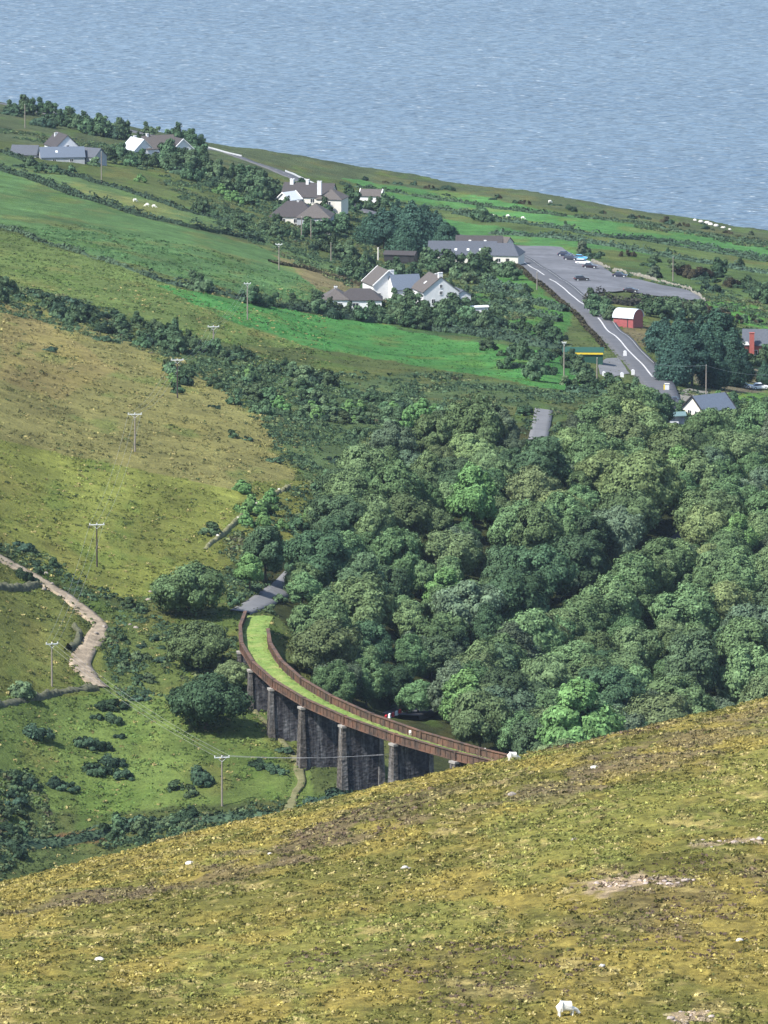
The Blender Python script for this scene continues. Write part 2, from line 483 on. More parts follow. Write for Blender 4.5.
MAIN = poly_w([(500,246),(524,263),(552,281),(580,303),(603,326),(625,348),(643,366),(655,380),(660,388)])
MAIN2 = np.r_[MAIN, [at(664,402), at(648,424), at(659,397), at(650,408), at(640,424), at(655,455), at(694,490), at(718,510), at(708,527), at(690,537), at(676,547), at(650,575), at(612,604), at(560,640), at(500,672), at(440,697), at(398,715)]]
CARPARK_PX = [(506,245),(535,246),(561,247),(592,262),(613,274),(645,281),(690,291),(706,301),(690,300),(649,295),(622,291),(600,292),(588,298),(584,307),(557,283),(516,256)]
CARPARK = poly_w(CARPARK_PX)

# ------------------------------------------------------------------ land meshes
def pip(x, y, poly):
    x = np.asarray(x); y = np.asarray(y); ins = np.zeros(x.shape, bool)
    n = len(poly); j = n - 1
    for i in range(n):
        xi, yi = poly[i][0], poly[i][1]; xj, yj = poly[j][0], poly[j][1]
        c = ((yi > y) != (yj > y)) & (x < (xj - xi) * (y - yi) / (yj - yi + 1e-12) + xi)
        ins ^= c; j = i
    return ins
def near_line(x, y, Q, half):
    """mask of points within half of a polyline"""
    m = np.zeros(x.shape, bool)
    bb = (x > Q[:, 0].min() - half - 1) & (x < Q[:, 0].max() + half + 1) & (y > Q[:, 1].min() - half - 1) & (y < Q[:, 1].max() + half + 1)
    idx = np.where(bb)[0]
    if len(idx) == 0: return m
    d = np.full(len(idx), 1e9)
    for a, b in zip(Q[:-1], Q[1:]):
        ab = b[:2] - a[:2]; t = np.clip(((x[idx] - a[0]) * ab[0] + (y[idx] - a[1]) * ab[1]) / (ab @ ab + 1e-9), 0, 1)
        d = np.minimum(d, (x[idx] - a[0] - t * ab[0]) ** 2 + (y[idx] - a[1] - t * ab[1]) ** 2)
    m[idx] = d < half * half
    return m
def grid_quads(nr, nc):
    i = np.arange(nr - 1)[:, None] * nc + np.arange(nc - 1)[None]
    i = i.ravel(); return np.c_[i, i + 1, i + nc + 1, i + nc]
def columns(n, inner, k):
    """-1..1, denser inside"""
    t = np.linspace(-1, 1, n)
    return np.sign(t) * (np.abs(t) * inner + (1 - inner) * np.abs(t) ** k)

# roads
road, RQ = ribbon('main_road', MAIN2, 3.9, M['tarmac'], 1.2, 160, z_of=lambda Q: smooth1(ground(Q[:, 0], Q[:, 1]), 60) + .10)
side_road, SQ = ribbon('side_road', poly_w([(240,611),(250,607),(262,601),(275,592),(286,585),(300,572),(318,556)]), 1.9, M['tarmac_pale'], 2.0)
upper_road, UQ = ribbon('upper_road', poly_w([(0,103),(40,111),(90,122),(130,131),(170,139),(205,147),(240,157),(275,169),(300,180),(335,197),(380,215),(440,232),(490,243)]), 3.6, M['tarmac'], 4.0)
layby, LQ = ribbon('lay_by', poly_w([(544,409),(542,420),(537,443)]), 2.0, M['tarmac_pale'], 2.0)
track, TQ = ribbon('dirt_track', poly_w([(-60,535),(-25,545),(0,556),(39,577),(78,604),(102,624),(92,642),(78,659),(86,675),(98,686)]), 1.7, M['gravel'], .8, wob=.6, seed=3)
spur, XQ = ribbon('worn_path', poly_w([(250,705),(278,735),(300,762),(301,780),(292,800),(284,822)]), 0.75, M['path_tan'], .8, wob=.9, seed=4)

def albedo_land(x, y, z):
    px, py = project(x, y, z)
    wx = 5 * fbm(x / 9, y / 30, 3, 21); wy = 2.5 * fbm(x / 9, y / 30, 3, 22)
    px = px + wx; py = py + wy
    c = np.empty((len(x), 3)); c[:] = (.075, .105, .04)
    def put(poly, col, feather=None):
        m = pip(px, py, poly); c[m] = col
    put([(-400,40),(0,90),(100,110),(200,130),(384,160),(600,192),(768,222),(1300,270),(1300,300),(768,243),(600,215),(480,196),(384,184),(200,165),(0,140),(-400,90)], (.066,.092,.050))
    put([(340,178),(480,197),(600,220),(768,247),(1300,310),(1300,380),(768,300),(700,288),(600,262),(520,245),(440,232),(400,205)], (.066,.180,.062))
    put([(355,196),(480,212),(768,262),(768,272),(470,222),(380,208)], (.085,.13,.05))
    put([(560,245),(768,270),(768,300),(690,290),(600,262)], (.07,.12,.045))
    put([(-400,60),(0,150),(260,230),(330,262),(400,320),(300,306),(150,270),(0,222),(-400,120)], (.085,.148,.064))
    put([(0,172),(90,200),(180,222),(260,240),(250,246),(140,226),(60,203),(0,186)], (.07,.11,.05))
    put([(60,182),(130,197),(190,222),(120,212)], (.12,.17,.07))
    put([(-400,100),(0,170),(150,220),(260,245),(300,270),(330,305),(240,292),(120,262),(0,227),(-400,150)], (.076,.152,.062))
    put([(-400,150),(0,230),(160,280),(230,310),(330,350),(200,340),(100,310),(0,278),(-400,200)], (.112,.165,.056))
    put([(150,283),(240,300),(320,316),(480,338),(565,352),(600,395),(545,388),(470,373),(330,352),(235,322)], (.060,.190,.056))
    put([(270,255),(300,262),(345,276),(392,303),(350,302),(320,290)], (.16,.145,.085))
    put([(315,300),(400,315),(480,330),(570,345),(560,354),(400,330)], (.05,.10,.04))
    put([(505,262),(575,315),(560,345),(500,325),(470,300)], (.05,.14,.04))
    put([(-500,210),(0,292),(100,330),(170,352),(225,385),(262,420),(300,468),(275,510),(200,500),(100,470),(0,440),(-500,380)], (.178,.178,.074))
    put([(-500,380),(0,440),(100,462),(240,490),(300,480),(270,540),(190,590),(120,600),(0,548),(-500,480)], (.170,.200,.055))
    put([(0,300),(60,330),(120,370),(60,400),(0,380)], (.200,.178,.080))
    put([(-500,500),(0,560),(60,600),(100,640),(110,700),(0,700),(-500,640)], (.12,.145,.045))
    put([(100,610),(240,610),(250,700),(100,700)], (.085,.12,.042))
    put([(-500,640),(0,695),(120,695),(250,690),(310,760),(320,840),(0,900),(-500,950)], (.110,.165,.052))
    put([(-200,822),(0,800),(80,815),(290,800),(300,840),(0,900),(-200,930)], (.07,.10,.04))
    put([(50,836),(95,830),(110,842),(60,846)], (.17,.11,.065))
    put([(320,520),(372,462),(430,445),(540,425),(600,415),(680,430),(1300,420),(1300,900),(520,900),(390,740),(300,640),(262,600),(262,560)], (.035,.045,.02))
    put([(150,340),(240,366),(330,385),(420,372),(540,388),(600,395),(560,420),(420,432),(372,460),(322,505),(300,466),(262,418),(225,383)], (.070,.112,.052))
    put([(250,480),(310,480),(290,560),(215,560)], (.13,.15,.045))
    put([(620,328),(700,322),(740,350),(690,360),(640,345)], (.12,.11,.07))
    put([(690,298),(768,305),(768,330),(730,322)], (.07,.19,.045))
    put([(720,390),(768,385),(768,425),(735,430)], (.09,.20,.05))
    put([(690,372),(768,368),(768,392),(705,395)], (.15,.14,.11))
    # broad patches of season and wear
    p1 = fbm(x / 14, y / 45, 4, 31); p2 = fbm(x / 5, y / 14, 4, 32); p3 = fbm(x / 40, y / 90, 3, 33)
    c *= (1 + .30 * p1 + .25 * p2 + .15 * p3)[:, None]
    brown = sstep(.12, .5, fbm(x / 10, y / 22, 4, 35))[:, None]
    c = c * (1 - .35 * brown) + np.array((.15, .14, .05)) * (.35 * brown) * (0.4 + c.sum(1, keepdims=True) / .4)
    green = sstep(.2, .5, fbm(x / 7, y / 18, 4, 36))[:, None]
    c = c * (1 - .4 * green) + np.array((.08, .15, .035)) * .4 * green
    return np.clip(c, .008, .5)

def make_land():
    ys = np.r_[np.arange(960, 1250, 5.0), np.arange(1250, 1800, 1.4), np.arange(1800, 2350, 2.2), np.arange(2350, 3160, 3.2)]
    u = columns(400, .45, 2.5)
    X = u[None] * (40 + .12 * ys)[:, None] * 1.0; Y = np.repeat(ys[:, None], len(u), 1)
    x = X.ravel(); y = Y.ravel(); z = ground(x, y)
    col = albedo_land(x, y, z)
    z2 = z + .22 * fbm(x / 2.2, y / 2.8, 3, 41)
    z2 = np.where(y < 990, z2 - .6, z2)
    for Q, half in CUTS:
        m = near_line(x, y, Q, half + 1.3)
        z2[m] = z[m] - (.75 if half > 3.8 else .35)
    m = pip(x, y, CARPARK) | near_line(x, y, np.r_[CARPARK, CARPARK[:1]], 2.5)
    z2[m] = z[m] - .4
    for (cx, cy, r) in PADS:
        m = (x - cx) ** 2 + (y - cy) ** 2 < r * r; z2[m] = z[m] - .3
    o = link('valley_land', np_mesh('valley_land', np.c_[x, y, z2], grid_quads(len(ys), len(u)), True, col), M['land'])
    tag(o, kind='structure'); return o
PADS = []

SCATTERS = []; PURPLE = []
def heath_albedo(x, y):
    a = fbm(x / 7, y / 26, 4, 51); b = fbm(x / 1.1, y / 2.0, 4, 52); d = fbm(x / 16, y / 50, 3, 53); e = fbm(x / 4.2 - y / 34, y / 8.0 + x / 5.0, 4, 54)
    grass = np.array((.288, .245, .076)); olive = np.array((.145, .152, .046)); lime = np.array((.205, .232, .070)); heather = np.array((.135, .108, .070)); straw = np.array((.40, .34, .15)); dark = np.array((.055, .055, .022))
    c = np.repeat(grass[None], len(x), 0)
    def lay(w, col):
        nonlocal c
        c = c * (1 - w[:, None]) + col * w[:, None]
    lay(sstep(-.25, .3, a + .45 * e) * .85, olive)
    lay(sstep(.1, .4, d + .5 * e) * .6, lime)
    tt = (y - 490) / 220.0
    lay(sstep(.24, .62, fbm(x / 20, y / 50, 3, 57) + .5 * e + .45 * np.clip(tt - .45, 0, .6)) * .6, heather)
    lay(sstep(.15, .5, e * .8 + .5 * b - .10 * tt) * .8, straw)
    lay(sstep(.1, .5, fbm(x / 1.0, y / 1.8, 3, 58)) * .5, dark)
    for cx, cy, rx, ry in PURPLE:
        q = 1 - np.sqrt(((x - cx) / rx) ** 2 + ((y - cy) / ry) ** 2) + 1.1 * e + .6 * b
        lay(sstep(-.1, .6, q) * .6, np.array((.165, .132, .092)))
    for cx, cy, rx, ry in SCATTERS:
        q = 1 - np.sqrt(((x - cx) / rx) ** 2 + ((y - cy) / ry) ** 2) + .8 * b
        lay(sstep(-.1, .5, q) * .85, np.array((.42, .34, .27)))
    return np.clip(c * (1 + .35 * fbm(x / .4, y / .5, 2, 56))[:, None], .012, .6)
def heath_bump(x, y):
    k = sstep(300, 430, y) * .8 + .2
    return k * (.26 * fbm(x / 2.6, y / 3.2, 3, 61) + .22 * np.abs(fbm(x / .9, y / 1.0, 3, 62)) + .35 * fbm(x / 14, y / 22, 2, 63))
def make_heath():
    ys = np.r_[np.arange(-60, 420, 4.0), np.arange(420, 830, .55), np.arange(830, 986, 3.0)]
    u = columns(560, .42, 3.0)
    X = u[None] * (40 + .12 * np.maximum(ys, 0))[:, None]; Y = np.repeat(ys[:, None], len(u), 1)
    x = X.ravel(); y = Y.ravel()
    z = ground(x, y) + heath_bump(x, y)
    o = link('heath_hillside', np_mesh('heath_hillside', np.c_[x, y, z], grid_quads(len(ys), len(u)), True, heath_albedo(x, y)), M['heath'])
    tag(o, kind='structure'); return o

def quads_at(P, N, size, asp=1.0, g=None):
    """one leaf-like quad per point, facing N"""
    g = g or rng
    n = len(P)
    t = g.normal(size=(n, 3)); a = np.cross(N, t); a /= np.linalg.norm(a, axis=1)[:, None] + 1e-9
    b = np.cross(N, a)
    s = np.asarray(size).reshape(-1, 1) * np.ones((n, 1))
    a = a * s * .5; b = b * s * .5 * asp
    k = 1 + .35 * (g.random((n, 4, 1)) - .5)
    V = np.stack([P - a * 1.0, P + b, P + a, P - b], 1)
    V = P[:, None] + (V - P[:, None]) * k * 1.25
    return V.reshape(-1, 3), np.arange(4 * n).reshape(-1, 4)

def clumps(name, x, y, z, r, col, m, flat, mat, g):
    n = len(x)
    dirs = g.normal(size=(n, m, 3)); dirs[..., 2] = np.abs(dirs[..., 2]) * .8; dirs /= np.linalg.norm(dirs, axis=2)[..., None]
    P = np.c_[x, y, z][:, None] + dirs * (r[:, None, None] * np.array((1.15, 1.15, flat))) * (.55 + .5 * g.random((n, m, 1)))
    N = dirs * .8 + g.normal(size=dirs.shape) * .4; N /= np.linalg.norm(N, axis=2)[..., None]
    V, Q = quads_at(P.reshape(-1, 3), N.reshape(-1, 3), np.repeat(r * .8, m), .7, g)
    C = np.repeat(col, m * 4, 0) * np.repeat(.75 + .5 * g.random(n * m), 4)[:, None]
    tag(link(name, np_mesh(name, V, Q, False, C), M[mat]), kind='stuff')
def make_tufts():
    g = np.random.default_rng(3); n = 120000
    y = 440 + 350 * g.random(n) ** .85; x = (g.random(n) * 2 - 1) * y * .066
    k = fbm(x / 1.8, y / 2.6, 3, 71) + .3 * g.random(n) > -.10; x, y = x[k], y[k]; n = len(x)
    col = heath_albedo(x, y) * (.56 + .86 * g.random((n, 1)))
    hm = g.random(n)
    heat = (fbm(x / 20, y / 50, 3, 57) > .22) & (hm < .25)
    col[heat] = np.array((.14, .105, .075)) * (.7 + .6 * g.random((heat.sum(), 1)))
    drk = (hm > .88) & (fbm(x / 5, y / 9, 3, 73) > -.1)
    col[drk] = np.array((.10, .105, .038)) * (.6 + .8 * g.random((drk.sum(), 1)))
    stw = (hm > .74) & (hm < .84); col[stw] = np.array((.40, .34, .15)) * (.7 + .5 * g.random((stw.sum(), 1)))
    r = .10 + .22 * g.random(n) ** 2.5
    clumps('heather', x, y, ground(x, y) + heath_bump(x, y), r, col, 8, .62, 'tuft', g)
def make_rough_grass():
    g = np.random.default_rng(4); n = 150000
    y = 1255 + 900 * g.random(n) ** 1.35; x = (g.random(n) * 2 - 1) * y * .058
    z = ground(x, y); px, py = project(x, y, z)
    d = fbm(x / 5, y / 9, 3, 81) + .5 * g.random(n)
    k = (d > .05) & ~pip(px, py, [(320,520),(372,462),(430,445),(540,425),(600,415),(680,430),(900,330),(900,900),(520,900),(390,740),(300,640),(262,600),(262,560)])
    k &= py > 225
    for Q, h in CUTS: k &= ~near_line(x, y, Q, h * .62 if h < 2.2 else h - .2)
    k &= ~pip(x, y, CARPARK)
    x, y, z, px, py = x[k], y[k], z[k], px[k], py[k]; n = len(x)
    col = albedo_land(x, y, z) * (.62 + .70 * g.random((n, 1)))
    hm = g.random(n)
    dk = hm < .08; col[dk] = np.array((.065, .09, .04)) * (.6 + .8 * g.random((dk.sum(), 1)))
    st = (hm > .9) & (py > 285) & (px < 330); col[st] = np.array((.32, .28, .12)) * (.7 + .5 * g.random((st.sum(), 1)))
    r = .18 + .42 * g.random(n) ** 2.5
    lawn = (px > 330) & (py < 400); r[lawn] *= .6
    clumps('rough_grass', x, y, z, r, col, 7, .5, 'tuft', g)

SCRUB = [[(-60,276),(40,292),(100,306),(160,326),(215,346),(300,368),(420,372),(540,388),(600,395),(640,405),(620,440),(430,450),(372,468),(325,505),(298,480),(262,424),(225,390),(170,362),(100,338),(0,312),(-60,300)],
 [(190,160),(280,185),(400,205),(420,260),(480,266),(520,300),(560,345),(400,322),(310,304),(390,300),(300,266),(200,214),(150,172),(0,132),(0,110),(120,132)],
 [(592,266),(700,290),(768,300),(800,335),(700,322),(620,300)], [(-40,770),(40,770),(50,830),(0,880),(-40,880)], [(95,835),(290,800),(310,828),(90,850)],
 [(110,615),(150,620),(240,640),(245,700),(120,700),(100,650)], [(215,555),(250,510),(300,480),(320,520),(280,590),(235,600)], [(0,540),(60,562),(120,600),(150,604),(140,618),(80,598),(0,566)],
 [(620,390),(760,395),(800,440),(620,440)], [(344,176),(480,196),(600,214),(768,240),(768,250),(600,222),(480,202),(360,186)]]
def make_undergrowth():
    g = np.random.default_rng(8); n = 260000
    y = 1255 + 1350 * g.random(n) ** 1.2; x = (g.random(n) * 2 - 1) * y * .056
    z = ground(x, y); px, py = project(x, y, z); m = np.zeros(n, bool)
    wx = px + 7 * fbm(x / 7, y / 20, 3, 85); wy = py + 5 * fbm(x / 7, y / 20, 3, 86)
    for P in SCRUB: m |= pip(wx, wy, P)
    m &= fbm(x / 5.5, y / 11, 3, 87) + .35 * g.random(n) > .08
    for Q, h in CUTS: m &= ~near_line(x, y, Q, h + .2)
    m &= ~pip(x, y, CARPARK)
    x, y, z = x[m], y[m], z[m]; n = len(x)
    pal = np.array([(.068, .112, .062), (.050, .085, .050), (.10, .145, .070), (.12, .140, .066), (.095, .092, .060)])
    kk = np.clip((fbm(x / 9, y / 20, 3, 88) + .9 * g.random(n)) * 3.2, 0, 4).astype(int)
    col = pal[kk] * (.7 + .6 * g.random((n, 1)))
    clumps('undergrowth', x, y, z, .28 + .62 * g.random(n) ** 2, col, 9, .8, 'tuft', g)
make_land_later = True
# sea
sx, sy = 2600.0, 9000.0
s_me = np_mesh('sea', np.array([(-sx, 1900, 0), (sx, 1900, 0), (sx, sy, 0), (-sx, sy, 0)]), np.array([[0, 1, 2, 3]]))
tag(link('sea', s_me, M['sea']), kind='structure')

# ------------------------------------------------------------------ tree and shrub prototypes (meshes)
def ico(sub):
    import bmesh
    b = bmesh.new(); bmesh.ops.create_icosphere(b, subdivisions=sub, radius=1.0)
    b.verts.ensure_lookup_table()
    V = np.array([v.co[:] for v in b.verts]); Fc = np.array([[v.index for v in f.verts] for f in b.faces]); b.free()
    return V, Fc
ICO1 = ico(2)
def crown_mesh(name, lobes, leaves, size, seed, flat=.9, core=.74):
    """lobes: (x,y,z,r) clumps; leaves spread over the outside of the clumps' union"""
    g = np.random.default_rng(seed)
    Lb = np.array(lobes, float); w = Lb[:, 3] ** 2; w /= w.sum()
    V = []; Q = []; off = 0
    PP = []; NN = []; ctr = np.array((0, 0, np.average(Lb[:, 2], weights=w) - .1 * np.ptp(Lb[:, 2])))
    need = leaves
    while need > 0:
        k = g.choice(len(Lb), size=need * 2, p=w)
        d = g.normal(size=(len(k), 3)); d /= np.linalg.norm(d, axis=1)[:, None]
        d[:, 2] = np.where(g.random(len(k)) < .25, np.abs(d[:, 2]), d[:, 2])
        rr = Lb[k, 3] * (.80 + .30 * g.random(len(k)) ** .7)
        # each clump has its own knobbly outline
        kn = 1 + .16 * np.sin(d[:, 0] * 5 + k * 1.7) * np.sin(d[:, 1] * 5 + k * 2.3) + .12 * np.sin(d[:, 2] * 7 + k)
        P = Lb[k, :3] + d * (rr * kn)[:, None] * np.array((1, 1, flat))
        inside = np.zeros(len(P), bool)
        for i in range(len(Lb)):
            q = (P - Lb[i, :3]) / np.array((1, 1, flat)); inside |= (np.linalg.norm(q, axis=1) < Lb[i, 3] * .78)
        P, d = P[~inside], d[~inside]
        rad = P - ctr; rad /= np.linalg.norm(rad, axis=1)[:, None] + 1e-9; d = d * .55 + rad * .6; d /= np.linalg.norm(d, axis=1)[:, None] + 1e-9
        take = min(need, len(P)); PP.append(P[:take]); NN.append(d[:take]); need -= take
    P = np.concatenate(PP); N = np.concatenate(NN) + g.normal(size=(len(P), 3)) * .34 + np.array((0, 0, .12)); N /= np.linalg.norm(N, axis=1)[:, None]
    v, q = quads_at(P, N, size * (.65 + .7 * g.random(len(P))), .75, g)
    # inner mass of foliage that keeps the crown from being see-through
    Vc, Fc = ICO1; cv = []; cf = []
    for i, (x, y, z, r) in enumerate(Lb):
        s = core * r * (1 + .18 * np.sin(Vc[:, 0] * 6 + i) * np.sin(Vc[:, 1] * 6 + 2 * i) + .12 * g.normal(size=len(Vc)))
        cv.append(Vc * s[:, None] * np.array((1, 1, flat)) + (x, y, z)); cf.append(Fc + i * len(Vc))
    cv = np.concatenate(cv); cf = np.concatenate(cf)
    me = bpy.data.meshes.new(name)
    nV = len(v) + len(cv)
    me.vertices.add(nV); me.vertices.foreach_set('co', np.concatenate([v, cv]).astype(np.float32).ravel())
    loops = np.r_[q.ravel(), (cf + len(v)).ravel()].astype(np.int32)
    tot = np.r_[np.full(len(q), 4), np.full(len(cf), 3)].astype(np.int32); st = np.r_[0, np.cumsum(tot)[:-1]].astype(np.int32)
    me.loops.add(len(loops)); me.loops.foreach_set('vertex_index', loops)
    me.polygons.add(len(tot)); me.polygons.foreach_set('loop_start', st); me.polygons.foreach_set('loop_total', tot)
    me.update(calc_edges=True)
    return me
def round_lobes(seed, rx, h0, h1, n, lr):
    """clumps over a domed crown from height h0 to h1"""
    g = np.random.default_rng(seed); out = []
    cz = h0 + (h1 - h0) * .42; rz = (h1 - h0) * .5
    out.append((0, 0, cz, rx * .62))
    for i in range(n):
        t = i / n; zz = 1 - 1.55 * t; zz = max(-.75, zz + .15 * g.normal())
        zz = min(.98, zz); rad = math.sqrt(max(0, 1 - zz * zz)); an = i * 2.39996 + .5 * g.normal()
        k = .66 + .28 * g.random()
        rr = lr * (.50 + .95 * g.random() ** 1.4)
        out.append((math.cos(an) * rad * rx * k, math.sin(an) * rad * rx * k, cz + zz * rz * k * (1.05 if zz > 0 else .85), rr))
    return out
def conifer_lobes(seed, rx, h, n):
    g = np.random.default_rng(seed); out = []
    for i in range(n):
        t = (i + .5) / n; z = h * (.16 + .82 * t); rr = rx * (1 - t) ** .75 + .35
        m = max(1, int(5 * (1 - t) + 1))
        for k in range(m):
            an = k * 2 * math.pi / m + i * 1.1 + .4 * g.normal(); q = rr * .55 if m > 1 else 0
            out.append((math.cos(an) * q, math.sin(an) * q, z + .3 * g.normal(), rr * (.55 + .2 * g.random()) + .2))
    return out
def trunk_mesh(name, h, r, seed, limbs=5, lz=.45, spread=2.5):
    g = random.Random(seed); b = MB()
    p = [(0, 0, -.6), (g.uniform(-.1, .1), g.uniform(-.1, .1), h * .3), (g.uniform(-.3, .3), g.uniform(-.3, .3), h * .62), (g.uniform(-.4, .4), g.uniform(-.4, .4), h * .88)]
    b.tube(p, [r * 1.25, r * .85, r * .55, r * .2], 7)
    for k in range(limbs):
        an = k * 2.4 + g.uniform(-.4, .4); z = h * (lz + .3 * k / limbs); sp = spread * g.uniform(.7, 1.1)
        b.tube([(0, 0, z), (math.cos(an) * sp * .5, math.sin(an) * sp * .5, z + h * .12), (math.cos(an) * sp, math.sin(an) * sp, z + h * .24)], [r * .45, r * .3, r * .08], 5)
    o = b.build(name, M['bark'], None, True)
    me = o.data; bpy.data.objects.remove(o); return me
TREES = {}
def proto(key, crown, trunk, mat):
    crown.materials.append(M[mat]); TREES[key] = (crown, trunk)
TR = [trunk_mesh('trunk', 9, .28, 1, 5), trunk_mesh('trunk', 9, .22, 2, 6), trunk_mesh('trunk', 14, .4, 3, 2, .5, 1.5), trunk_mesh('trunk', 7, .35, 5, 8, .28, 4.0)]
_mats = ['leaf_mid', 'leaf_mid', 'leaf_dark', 'leaf_olive', 'leaf_grey', 'leaf_mid', 'leaf_dark', 'leaf_olive', 'leaf_bright', 'leaf_grey', 'leaf_yellow', 'leaf_brown']
for i, mt in enumerate(_mats):
    tall = i % 3 == 2
    lob = round_lobes(100 + i, 4.0 if tall else 5.2, 1.4, 12.0 if tall else 10.4, 46 + 4 * (i % 4), 1.30 if tall else 1.5)
    proto('wood%d' % i, crown_mesh('crown', lob, 10500, .36, 200 + i, .9, .84), TR[i % 2], mt)
proto('oak', crown_mesh('crown', [(x, y, z, r) for x, y, z, r in round_lobes(301, 7.2, 1.6, 9.2, 48, 1.7)], 8500, .42, 301), TR[3], 'leaf_dark')
proto('oak_b', crown_mesh('crown', [(x, y, z, r) for x, y, z, r in round_lobes(302, 6.6, .8, 9.4, 46, 1.6)], 8500, .42, 302), TR[3], 'leaf_mid')
for i in range(3):
    proto('conifer%d' % i, crown_mesh('crown', conifer_lobes(400 + i, 4.6 + .6 * i, 16.0, 10), 4500, .55, 410 + i, 1.0), TR[2], 'needle')
proto('cypress', crown_mesh('crown', round_lobes(450, 5.2, 1.5, 15.5, 36, 1.9), 5000, .55, 450, 1.05), TR[2], 'needle')
SHRUBS = {}
def shrub(key, seed, r, h, n, mat, leaves=1200, size=.30):
    g = np.random.default_rng(seed); lob = []
    asp = 1 + .7 * g.random()
    for i in range(n + 6):
        an = g.random() * 6.283; t = math.sqrt(g.random()); q = r * .85 * t
        lr = r * (.16 + .26 * g.random() * (1.15 - t)); z = max(lr * .35, h * (.62 - .50 * t) + .12 * h * g.normal())
        lob.append((math.cos(an) * q * asp, math.sin(an) * q / asp ** .3, z, lr))
    me = crown_mesh('foliage', lob, leaves, size, seed, h / (1.25 * r) if h < r else .95); me.materials.append(M[mat]); SHRUBS[key] = me
for i in range(4): shrub('gorse%d' % i, 500 + i, 1.7 + .3 * i, 2.0, 8, 'gorse')
for i in range(4): shrub('bush%d' % i, 520 + i, 1.9, 2.6, 9, 'bush')
for i in range(2): shrub('dark%d' % i, 540 + i, 2.2, 3.4, 10, 'leaf_dark')
shrub('brown0', 551, 2.1, 2.6, 9, 'hedge_brown'); shrub('brown1', 552, 1.9, 2.2, 9, 'leaf_brown')
shrub('bright0', 553, 1.8, 2.2, 9, 'leaf_bright')

ORD = ['nearest', 'second', 'third', 'fourth', 'fifth', 'sixth', 'seventh', 'eighth', 'ninth', 'tenth', 'eleventh', 'twelfth', 'thirteenth', 'fourteenth', 'fifteenth', 'sixteenth', 'seventeenth', 'eighteenth', 'nineteenth', 'twentieth']
DIRS = ['right', 'upper right', 'top', 'upper left', 'left', 'lower left', 'bottom', 'lower right']
DIRW = {'right': 'right of', 'upper right': 'up and right from', 'top': 'straight above', 'upper left': 'up and left from', 'left': 'left of', 'lower left': 'down and left from', 'bottom': 'straight below', 'lower right': 'down and right from'}
def place_labels(items, marks, noun):
    """items: (object, describing words, px, py): a label by the nearest landmark, the side of it and the order"""
    bins = {}
    for o, words, px, py in items:
        k = min(range(len(marks)), key=lambda i: (marks[i][1] - px) ** 2 + (marks[i][2] - py) ** 2)
        dx, dy = px - marks[k][1], marks[k][2] - py
        s = int(round(math.degrees(math.atan2(dy, dx)) / 45)) % 8
        bins.setdefault((words, k, s), []).append((dx * dx + dy * dy, o))
    for (words, k, s), v in bins.items():
        v.sort(key=lambda t: t[0])
        for i, (_, o) in enumerate(v):
            o['label'] = '%s %s, %s %s the %s' % (words, noun, ORD[min(i, 19)], DIRW[DIRS[s]], marks[k][0])
def tree(key, loc, s=1.0, sz=None, rz=None, name='tree', label=None, cat='tree', group=None):
    c, t = TREES[key]
    e = empty(name, loc, rng.random() * 6.28 if rz is None else rz); e.scale = (s, s, sz or s)
    link('crown', c, None, e); link('trunk', t, None, e)
    tag(e, label, cat, group); return e
def bush(key, loc, s=1.0, sz=None, name='shrub', label=None, cat='shrub', group=None):
    o = link(name, SHRUBS[key], None); o.location = [float(v) for v in loc]; o.rotation_euler = (0, 0, rng.random() * 6.28)
    o.scale = (s, s, sz or s); tag(o, label, cat, group); return o

# ------------------------------------------------------------------ the viaduct
VC = np.array([181.0, 1399.0]); RN, RF, ZT = 206.6, 201.6, 97.5
def cyl(r, th, z): a = R(th); return np.array([VC[0] + r * math.cos(a), VC[1] + r * math.sin(a), z])
PIERS = [184.4 + 5.1 * i for i in range(8)]
ENDS = [175.2] + [179.4] + PIERS
vroot_loc = cyl(204, 199.7, 86.0)
via = tag(empty('railway_viaduct', vroot_loc), 'curved disused railway viaduct with dark stone piers, rusty iron sides and a grassy deck', 'viaduct')
class VB(MB):
    """shapes given by radius, angle and height about the curve's centre"""
    def hexa(s, r0, r1, t0, t1, z0, z1, off0=0, off1=0):
        P = []
        for z in (z0, z1):
            for r, th in ((r0, t0), (r1, t0), (r1, t1), (r0, t1)): P.append(cyl(r, th, z) - vroot_loc)
        return s.add(P, [(0,3,2,1),(4,5,6,7),(0,1,5,4),(1,2,6,5),(2,3,7,6),(3,0,4,7)])
def straight(b, r, ta, tb, w, z0, z1, u0=0.0, u1=1.0):
    """a straight bar between two angles of the same radius, w wide"""
    A, B = cyl(r, ta, 0), cyl(r, tb, 0); d = B - A; L = np.linalg.norm(d); d /= L; nrm = np.array([-d[1], d[0], 0])
    P = []
    for z in (z0, z1):
        for u, sgn in ((u0, -1), (u1, -1), (u1, 1), (u0, 1)):
            P.append(A + d * L * u + nrm * sgn * w / 2 + np.array([0, 0, z]) - vroot_loc)
    return b.add(P, [(0,3,2,1),(4,5,6,7),(0,1,5,4),(1,2,6,5),(2,3,7,6),(3,0,4,7)])
def girder(r, ta, tb, z0, name='side_girder'):
    b = MB()
    straight(b, r, ta, tb, .22, z0 + .14, ZT - .12, .003, .997)
    straight(b, r, ta, tb, .62, ZT - .12, ZT, .003, .997)          # top flange
    straight(b, r, ta, tb, .62, z0, z0 + .14, .003, .997)
    n = max(3, int(R(tb - ta) * r / 1.5))
    for i in range(1, n):
        straight(b, r, ta, tb, .42, z0 + .145, ZT - .125, i / n - .004, i / n + .004)
    b.build(name, M['rust'], via)
